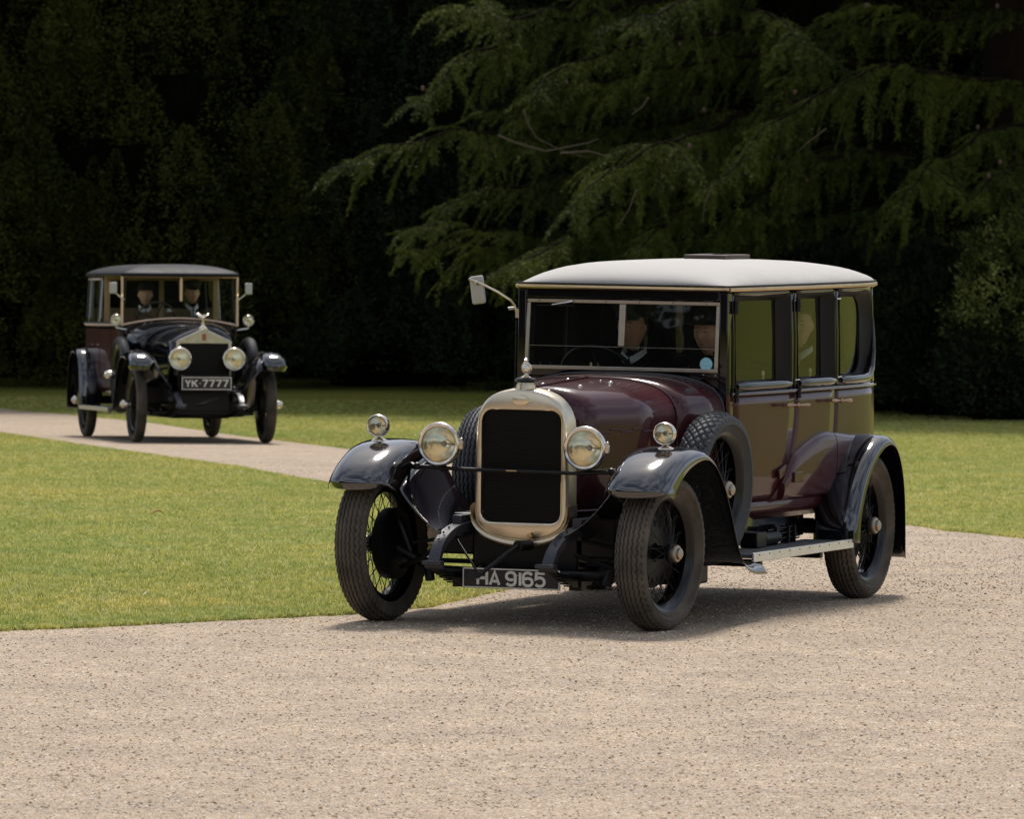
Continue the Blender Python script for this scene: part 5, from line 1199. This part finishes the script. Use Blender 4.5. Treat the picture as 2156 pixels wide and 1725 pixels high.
# ------------------------------------------------------------------ foliage
RNG = np.random.default_rng(11)
def leaf_mat(name, dark, light, rough=0.55, sc1=1.1, sc2=14.0, transl=0.2, spec=0.08, yellow=None, ramp=(.35, .62)):
    m = bpy.data.materials.new(name); m.use_nodes = True; nt = m.node_tree; N = nt.nodes; L = nt.links; b = N['Principled BSDF']
    ge = N.new('ShaderNodeNewGeometry'); out = None
    n1 = N.new('ShaderNodeTexNoise'); n1.inputs['Scale'].default_value = sc1; n1.inputs['Detail'].default_value = 3; L.new(ge.outputs['Position'], n1.inputs['Vector'])
    n2 = N.new('ShaderNodeTexNoise'); n2.inputs['Scale'].default_value = sc2; n2.inputs['Detail'].default_value = 2; L.new(ge.outputs['Position'], n2.inputs['Vector'])
    ad = N.new('ShaderNodeMath'); ad.operation = 'ADD'; L.new(n1.outputs['Fac'], ad.inputs[0]); L.new(n2.outputs['Fac'], ad.inputs[1])
    r = N.new('ShaderNodeValToRGB'); e = r.color_ramp.elements; e[0].position = ramp[0]; e[0].color = (*dark, 1); e[1].position = ramp[1]; e[1].color = (*light, 1)
    if yellow: k = e.new(.72); k.color = (*yellow, 1)
    hf = N.new('ShaderNodeMath'); hf.operation = 'MULTIPLY'; hf.inputs[1].default_value = .5; L.new(ad.outputs[0], hf.inputs[0]); L.new(hf.outputs[0], r.inputs[0])
    L.new(r.outputs[0], b.inputs['Base Color']); b.inputs['Roughness'].default_value = rough; b.inputs['Specular IOR Level'].default_value = spec
    if transl:
        t = N.new('ShaderNodeBsdfTranslucent'); L.new(r.outputs[0], t.inputs[0]); mx = N.new('ShaderNodeMixShader'); mx.inputs[0].default_value = transl
        L.new(b.outputs[0], mx.inputs[1]); L.new(t.outputs[0], mx.inputs[2]); L.new(mx.outputs[0], N['Material Output'].inputs[0])
    return m
M_YEW = leaf_mat('yew_leaves', (.008, .013, .004), (.088, .096, .020), transl=.1, sc1=.7)
M_YEW2 = leaf_mat('holly_leaves', (.007, .014, .007), (.038, .058, .024), rough=.6, transl=.1)
M_CORE_T = mat('sky_block_core', (.006, .008, .004), .95, spec=0.0, noise_s=2, noise_a=.5)  # near-black solid cores, added inside the crowns to block the sky behind
M_CEDAR = leaf_mat('cedar_needles', (.020, .034, .010), (.112, .134, .022), rough=.6, sc1=.8, yellow=(.23, .20, .03))
M_LAUREL_SUN = leaf_mat('sun_painted_laurel', (.03, .05, .012), (.50, .54, .17), rough=.5, sc1=1.6, sc2=22, spec=.15, ramp=(.48, .60))  # pale tone paints sunlight onto leaves that the sun does not reach
M_BARK = mat('cedar_bark', (.012, .008, .005), .9, spec=0.05, noise_s=6, noise_a=.4, bump=.6, bump_s=12)
M_TWIG = mat('dead_twig', (.075, .055, .04), .9, noise_s=20, noise_a=.3)
M_CONE = mat('seed_cone', (.12, .065, .05), .8, noise_s=40, noise_a=.3)

def unit(a): return a / np.maximum(np.linalg.norm(a, axis=-1, keepdims=True), 1e-9)
def leaf_arrays(P, D, L_, W_, tri=False):
    """one small pointed leaf per row: P base, D direction, L_ length, W_ width"""
    n = len(P); D = unit(D); S = unit(np.cross(D, RNG.normal(size=(n, 3)))); L_ = np.broadcast_to(L_, (n,))[:, None]; W_ = np.broadcast_to(W_, (n,))[:, None]
    if tri: return np.stack([P - S * W_ / 2, P + S * W_ / 2, P + D * L_], 1)
    return np.stack([P, P + D * L_ * .5 + S * W_ / 2, P + D * L_, P + D * L_ * .5 - S * W_ / 2], 1)
def mesh_from_arrays(name, blocks, mats, extra=None):
    """blocks: list of (array n x k x 3, material index)"""
    V = np.concatenate([b.reshape(-1, 3) for b, _ in blocks]); ks = np.concatenate([np.full(len(b), b.shape[1]) for b, _ in blocks]); mi = np.concatenate([np.full(len(b), m) for b, m in blocks])
    me = bpy.data.meshes.new(name); me.vertices.add(len(V)); me.vertices.foreach_set('co', V.astype(np.float32).ravel()); me.loops.add(len(V)); me.loops.foreach_set('vertex_index', np.arange(len(V), dtype=np.int32))
    me.polygons.add(len(ks)); st = np.concatenate([[0], np.cumsum(ks)[:-1]]).astype(np.int32); me.polygons.foreach_set('loop_start', st); me.polygons.foreach_set('material_index', mi.astype(np.int32))
    for m in mats: me.materials.append(m)
    me.update(calc_edges=True); return me
def lump(c, r, seed, sub=4, amp=.18, fr=1.2):
    bm = bmesh.new(); bmesh.ops.create_icosphere(bm, subdivisions=sub, radius=1)
    for v in bm.verts: k = 1 + amp * noise.noise(v.co * fr * 2 + Vector((seed, 0, 0))) + amp * .5 * noise.noise(v.co * fr * 5 + Vector((0, seed, 0))); v.co = Vector((v.co.x * r[0] * k + c[0], v.co.y * r[1] * k + c[1], v.co.z * r[2] * k + c[2]))
    V = np.array([v.co[:] for v in bm.verts]); F = np.array([[v.index for v in f.verts] for f in bm.faces]); bm.free(); return V[F]
def trunk_obj(name, parent, pts, rad, m=None, n=10): return MB().tube(pts, rad, n).build(name, m or M_BARK, parent, smooth=True)

def yew(x, y, r, h, seed, label, m, front=True, nplume=110, per=760, group='dark evergreens along the far edge of the lawn'):
    z0 = float(gz(x, y)); t = empty('evergreen_tree', label, 'tree', (x, y, z0), group)
    trunk_obj('trunk', t, [(0, 0, -.1), (.05, 0, h * .3), (0, .1, h * .6)], [.35, .28, .15])
    rg = np.random.default_rng(seed); blocks = []
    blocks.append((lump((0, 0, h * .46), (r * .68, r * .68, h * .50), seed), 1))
    # pointed plumes of foliage over the whole crown; finer and denser low down where they can be seen
    for k in range(nplume):
        zc = rg.uniform(0.0, 7.0) if (front and k < nplume * .8) else rg.uniform(6.5, h * .9)
        a = rg.uniform(-math.pi * .98, -.02) if (front and k < nplume * .8) else rg.uniform(0, 2 * math.pi)
        rr = r * (1 - .55 * (zc / h) ** 2.2) * rg.uniform(.70, 1.04) * (1 - .12 * math.exp(-zc)); c = np.array([rr * math.cos(a), rr * math.sin(a), zc])
        hh = rg.uniform(.9, 1.9); pr_ = rg.uniform(.35, .62); n = per if zc < 7.5 else per // 5; big = 1 if zc < 7.5 else 2.6
        tt = rg.random(n) ** 1.2; an = rg.uniform(0, 2 * math.pi, n); rad = pr_ * (1 - tt) ** .7 * (.45 + .55 * rg.random(n) ** .4) * (1 + .25 * np.sin(an * 3 + tt * 9 + k))
        P = c + np.stack([rad * np.cos(an), rad * np.sin(an), tt * hh - .3], -1)
        out = np.stack([np.cos(an), np.sin(an), np.full(n, .5)], -1) + rg.normal(size=(n, 3)) * .5
        blocks.append((leaf_arrays(P, out, rg.uniform(.035, .08, n) * big, rg.uniform(.018, .036, n) * big), 0))
    me = mesh_from_arrays('crown', blocks, [m, M_CORE_T]); o = bpy.data.objects.new('crown', me); COL.objects.link(o); o.parent = t
    return t
yl = [(-11.3, 120.5, 3.2, 21, M_YEW, 'dark yew tree set back between the two at the left edge', 70),
      (-13.0, 116.0, 3.2, 21, M_YEW, 'dark olive yew tree just past the left edge of the picture', 60),
      (-9.3, 116.5, 3.1, 21, M_YEW, 'dark olive yew tree filling the left edge behind the far car', 110),
      (-5.6, 117.5, 3.2, 22, M_YEW, 'dark yew tree standing directly behind the far car roof', 170),
      (-2.0, 118.5, 3.1, 21, M_YEW2, 'blackish green evergreen just to the right of the far car', 150),
      (1.5, 118.5, 3.1, 23, M_YEW2, 'dark evergreen behind the tips of the cedar boughs', 110),
      (5.0, 119.0, 3.2, 22, M_YEW, 'dark evergreen behind the cedar and the near car roof', 60),
      (8.7, 119.0, 3.3, 22, M_YEW2, 'dark evergreen at the right edge behind the cedar trunk', 60)]
for i, (x, y, r, h, m, lb, npl) in enumerate(yl): yew(x, y, r, h, 30 + i, lb, m, nplume=npl)

# ---- the wood behind, and the one behind the photographer: masses nobody could count
def wood(name, x0, x1, y, h, seed, step=3.2, label=None, leaf=.5, n=2600, zb=0.0):
    rg = np.random.default_rng(seed); blocks = []
    for x in np.arange(x0, x1, step):
        yy = y + rg.uniform(-2, 2); z0 = float(gz(x, yy)); hh = h * rg.uniform(.85, 1.1)
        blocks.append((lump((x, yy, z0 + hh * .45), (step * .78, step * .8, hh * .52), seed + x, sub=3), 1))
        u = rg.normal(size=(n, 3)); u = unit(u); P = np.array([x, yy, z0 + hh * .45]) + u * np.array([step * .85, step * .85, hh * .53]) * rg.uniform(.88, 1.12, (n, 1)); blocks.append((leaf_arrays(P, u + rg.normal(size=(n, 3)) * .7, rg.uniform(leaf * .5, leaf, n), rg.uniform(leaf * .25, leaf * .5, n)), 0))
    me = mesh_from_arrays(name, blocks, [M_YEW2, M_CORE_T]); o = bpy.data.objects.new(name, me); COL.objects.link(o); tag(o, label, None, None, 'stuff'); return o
wood('woodland', -90, 34, 126, 21, 5, n=1200)
wood('undergrowth', 2.0, 15, 111.6, 2.3, 33, step=1.0, n=1100, leaf=.12)
wood('undergrowth', -17, 16, 122.5, 5.5, 21, step=1.7, n=1500, leaf=.16)
wood('woodland', -70, 70, -62, 15, 9, step=5, n=500, leaf=.8)
for k_ in range(9): wood('tree_belt', -34 - k_ * 1.5, -33.5 - k_ * 1.5, 26 - k_ * 8, 13, 40 + k_, step=6, n=700, leaf=.8)

# ---- cedar: a stout trunk, long boughs reaching left over the lawn, flat drooping sprays
def cedar():
    TX, TY = 7.0, 110.0; z0 = float(gz(TX, TY)); t = empty('cedar_tree', 'large cedar with long drooping green boughs above the near car', 'tree', (TX, TY, z0)); org = np.array([TX, TY, z0])
    trunk_obj('trunk', t, [(0, 0, -.2), (.05, 0, 3), (-.05, .1, 8), (.1, 0, 14), (0, 0, 20)], [.40, .32, .27, .20, .08], n=14)
    rg = np.random.default_rng(77)
    B = [  # sight points (x, y of a 2156 px wide picture) and the distance of the tip
        ([(2250, 175), (2148, 187), (2040, 158), (1946, 144), (1860, 142), (1722, 203), (1615, 277), (1540, 345), (1482, 400)], 102.5, 1.0),
        ([(1700, 205), (1558, 247), (1460, 280), (1379, 310), (1279, 370), (1199, 434)], 101.5, 1.0),
        ([(1560, 235), (1400, 262), (1259, 275), (1130, 273), (1032, 275), (921, 285), (782, 320), (702, 352)], 103.0, .95),
        ([(1480, -30), (1299, 20), (1200, 35), (1100, 62), (1040, 90), (981, 123), (920, 170), (865, 215)], 104.0, .9),
        ([(1350, -40), (1220, 0), (1100, 35), (1000, 18), (925, 16)], 104.5, .8),
        ([(1500, 380), (1380, 415), (1279, 450), (1200, 497), (1130, 540), (1060, 573)], 102.0, .9),
        ([(1420, 440), (1300, 485), (1200, 497), (1060, 489), (940, 478), (833, 477)], 103.5, .8),
        ([(1330, 480), (1200, 515), (1100, 520), (1020, 517), (900, 520), (837, 527)], 103.0, .7),
        ([(2260, 240), (2148, 267), (2069, 288), (1990, 330), (1936, 373), (1882, 453)], 103.0, .9),
        ([(2300, 300), (2200, 330), (2130, 350), (2080, 385), (2040, 430)], 103.5, .7),
        ([(1480, 5), (1560, 20), (1626, 32), (1670, 70), (1690, 110)], 104.0, .7),
        ([(1900, 40), (1800, 60), (1740, 100), (1700, 150), (1660, 165)], 105.5, .8),
        ([(1800, 130), (1650, 110), (1480, 130), (1330, 150), (1200, 190), (1090, 260)], 105.0, 1.0),
        ([(1700, 60), (1560, 60), (1420, 80), (1290, 110), (1180, 160), (1130, 190)], 105.0, 1.0),
        ([(1800, 300), (1650, 330), (1500, 400), (1400, 470), (1340, 520)], 104.0, 1.0),
        ([(1900, 320), (1760, 330), (1640, 390), (1560, 440), (1500, 500)], 105.0, .9),
        ([(1600, 330), (1450, 340), (1300, 360), (1150, 380), (1020, 400), (930, 430)], 105.5, .9),
        ([(1500, 200), (1380, 190), (1260, 200), (1130, 215), (1010, 240)], 105.8, .8),
        ([(1700, 420), (1560, 470), (1430, 500), (1330, 530), (1260, 560)], 105.5, .8),
        ([(1700, -60), (1560, -40), (1450, -10), (1380, 30), (1340, 60)], 104.0, .8),
        ([(2250, 40), (2100, 20), (1960, 30), (1850, 10), (1760, 30)], 106.0, .7),
        ([(1950, 470), (1850, 440), (1760, 450), (1660, 480), (1590, 520)], 106.5, .7)]
    segs, woods = [], MB(); blocks = []; cones = []
    leafP, leafD, leafL = [], [], []
    QUE = []
    for pts, ytip, sc in B:
        n = len(pts); W_ = []
        for i, (u, v) in enumerate(pts):
            f = i / (n - 1); yy = 109.0 + (ytip - 109.0) * (f ** .8); W_.append(at(u, v, yy) - Vector(org))
        P = catmull(W_, 10)
        P = [p + Vector((noise.noise(p * 1.3), noise.noise(p * 1.3 + Vector((9, 0, 0))), noise.noise(p * 1.6 + Vector((0, 9, 0))))) * .13 for p in P]; QUE.append((P, sc, False))
        m_ = len(P)
        for fk in range(max(2, m_ // 14)):
            i = int(m_ * rg.uniform(.12, .80)); tg = (P[min(i + 2, m_ - 1)] - P[i - 1]).normalized(); sd = tg.cross(Vector((0, 0, 1))).normalized(); d = (tg * 1.0 + sd * rg.choice([-1, 1]) * rg.uniform(.3, .8) + Vector((0, 0, rg.uniform(-.25, .25)))).normalized()
            q = P[i].copy(); L2 = [q.copy()]; k2 = int(rg.uniform(5, 11))
            for _ in range(k2): d = (d + Vector((rg.normal() * .05, rg.normal() * .05, -.07 + rg.normal() * .03))).normalized(); q = q + d * .17; L2.append(q.copy())
            QUE.append((L2, sc * .62, True))
    for P, sc, fork in QUE:
        L_ = [0]
        for i in range(1, len(P)): L_.append(L_[-1] + (P[i] - P[i - 1]).length)
        tot = L_[-1]; stp = 1 if fork else 3; woods.tube(P[::stp] + [P[-1]], [max(.006, (.022 if fork else .05) * sc * (1 - .9 * i / (len(P) / stp))) for i in range(len(P[::stp]) + 1)], 6)
        Pa = np.array([p[:] for p in P]); La = np.array(L_)
        def pos(s): return np.array([np.interp(s, La, Pa[:, k]) for k in range(3)])
        s = tot * .03
        while s < tot:
            f = s / tot; p = pos(s); tg = unit(pos(min(tot, s + .05)) - pos(max(0, s - .05))); side = unit(np.cross(tg, [0, 0, 1]))
            for sg in (-1, 1):
                bl = sc * (.30 + .62 * math.sin(math.pi * min(1, .12 + f * .86)) ** .8) * rg.choice([.5, .8, 1.0, 1.5]) * rg.uniform(.7, 1.2); sag = rg.uniform(.5, 1.5)
                d0 = unit(tg * rg.uniform(.7, 1.5) + side * sg * rg.uniform(.2, .9) + np.array([0, 0, rg.uniform(-.45, .12)])); q = p.copy(); dd = d0.copy(); m_ = max(3, int(bl / .055)); line = [q.copy()]
                for k in range(m_):
                    dd = unit(dd + np.array([0, 0, -.075 * sag])); q = q + dd * .055; line.append(q.copy())
                    for s2 in (-1, 1):
                        tw = rg.uniform(.07, .20) * (1 - .5 * k / m_) * sc; lat = unit(np.cross(dd, [0, 0, 1])); td = unit(dd * 1.0 + lat * s2 * rg.uniform(.4, .9) + np.array([0, 0, rg.uniform(-.45, .05)])); nn = max(2, int(tw / .022))
                        st_ = np.arange(nn)[:, None] * .022; base = q + td * st_ + np.array([0, 0, -1]) * (st_ ** 2) * 1.2
                        for rep in range(2):
                            leafP.append(base + rg.normal(size=(nn, 3)) * .006); leafD.append(td * 1.0 + rg.normal(size=(nn, 3)) * .38 + np.array([0, 0, .1])); leafL.append(rg.uniform(.038, .070, nn))
                if rg.random() < .35: woods.tube([tuple(a) for a in line[::3]], .005, 4, caps=False)
            if rg.random() < .025: cones.append(p + np.array([0, -.05, .0]) + rg.normal(size=3) * .10)
            s += rg.uniform(.085, .18)
    LP, LD, LL = np.concatenate(leafP), np.concatenate(leafD), np.concatenate(leafL)
    blocks.append((leaf_arrays(LP, LD, LL, LL * .26, tri=True), 0))
    # the upper crown, out of the picture: coarser sprays that shade what is below
    for k in range(26):
        zc = 7.5 + k * .5; a = k * 2.4; ln = 7.5 * (1 - (k / 30) ** 1.6); n = 900
        tt = rg.random(n); P = np.stack([np.cos(a) * tt * ln + rg.normal(size=n) * .6, np.sin(a) * tt * ln * .8 + rg.normal(size=n) * .6, zc - tt ** 2 * 1.2 + rg.normal(size=n) * .12], -1); blocks.append((leaf_arrays(P, rg.normal(size=(n, 3)) * np.array([1, 1, .3]), rg.uniform(.25, .5, n), rg.uniform(.12, .25, n)), 0))
    o = bpy.data.objects.new('crown', mesh_from_arrays('crown', blocks, [M_CEDAR])); COL.objects.link(o); o.parent = t
    woods.build('bough', M_BARK, t, kind='stuff')
    # bare grey twigs
    for pts, y in (([(1103, 232), (1112, 262), (1130, 290), (1190, 320), (1240, 332)], 101.2), ([(1050, 285), (1085, 300), (1150, 318), (1240, 300), (1260, 292)], 101.3), ([(1180, 322), (1240, 318), (1290, 332)], 101.2), ([(1365, 205), (1352, 225), (1330, 240)], 101.0), ([(1340, 400), (1325, 440), (1300, 480)], 101.0), ([(1500, 390), (1485, 425), (1478, 470)], 101.5), ([(1740, 270), (1700, 300), (1680, 320)], 102.0)):
        MB().tube([at(u, v, y + .05 * i) - Vector(org) for i, (u, v) in enumerate(pts)], [.013, .011, .009, .006, .004][:len(pts)] if len(pts) > 3 else [.012, .009, .004], 6).build('dead_twig', M_TWIG, t)
    cm = MB().lathe([(.001, -.038), (.018, -.030), (.026, -.008), (.024, .015), (.014, .034), (.001, .040)], 'Z', n=10).mesh('cone', M_CONE)
    for c in cones[:70]:
        q = bpy.data.objects.new('cone', cm); COL.objects.link(q); q.parent = t; q.location = tuple(c)
    return t
cedar()

def bush(x, y, r, h, seed, label, n, m=M_LAUREL_SUN, group='shrubs under the cedar'):
    z0 = float(gz(x, y)); t = empty('laurel_shrub', label, 'shrub', (x, y, z0), group); rg = np.random.default_rng(seed)
    blocks = [(lump((0, 0, h * .42), (r * .8, r * .7, h * .48), seed, sub=3), 1)]
    for k in range(n):
        a = rg.uniform(-math.pi, 0.3); e = rg.uniform(-.75, 1.35); lb_ = 1 + .22 * noise.noise(Vector((a * 1.6, e * 2.4, seed))); c = np.array([r * math.cos(a) * math.cos(e), r * .85 * math.sin(a) * math.cos(e), h * .45 + h * .50 * math.sin(e)]) * rg.uniform(.80, 1.06) * lb_; c[2] = max(.05, c[2]); q = 14
        out = unit(c - np.array([0, 0, h * .3])); D = out + rg.normal(size=(q, 3)) * .65 + np.array([0, 0, .25]); blocks.append((leaf_arrays(c + rg.normal(size=(q, 3)) * .05, D, rg.uniform(.07, .12, q), rg.uniform(.028, .045, q)), 0))
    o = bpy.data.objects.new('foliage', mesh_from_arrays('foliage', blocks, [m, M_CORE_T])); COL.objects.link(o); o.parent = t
    trunk_obj('stem', t, [(0, 0, -.05), (.1, 0, .6), (.2, .05, 1.2)], [.06, .05, .03]); return t
bush(7.6, 108.0, 1.55, 3.0, 3, 'glossy-leaved shrub, sunlight painted into its pale leaves, at the right edge under the cedar', 1900)
bush(6.1, 109.0, 1.15, 2.35, 8, 'dark shrub close behind the near car tail, left of the pale one', 1200, M_YEW2)
bush(4.6, 110.5, 1.5, 2.5, 4, 'dull green shrub partly hidden behind the near car roof corner', 1300, M_YEW2)
bush(6.9, 107.6, 1.0, 1.5, 6, 'low dark shrub in front of the pale glossy one', 900, M_YEW2)
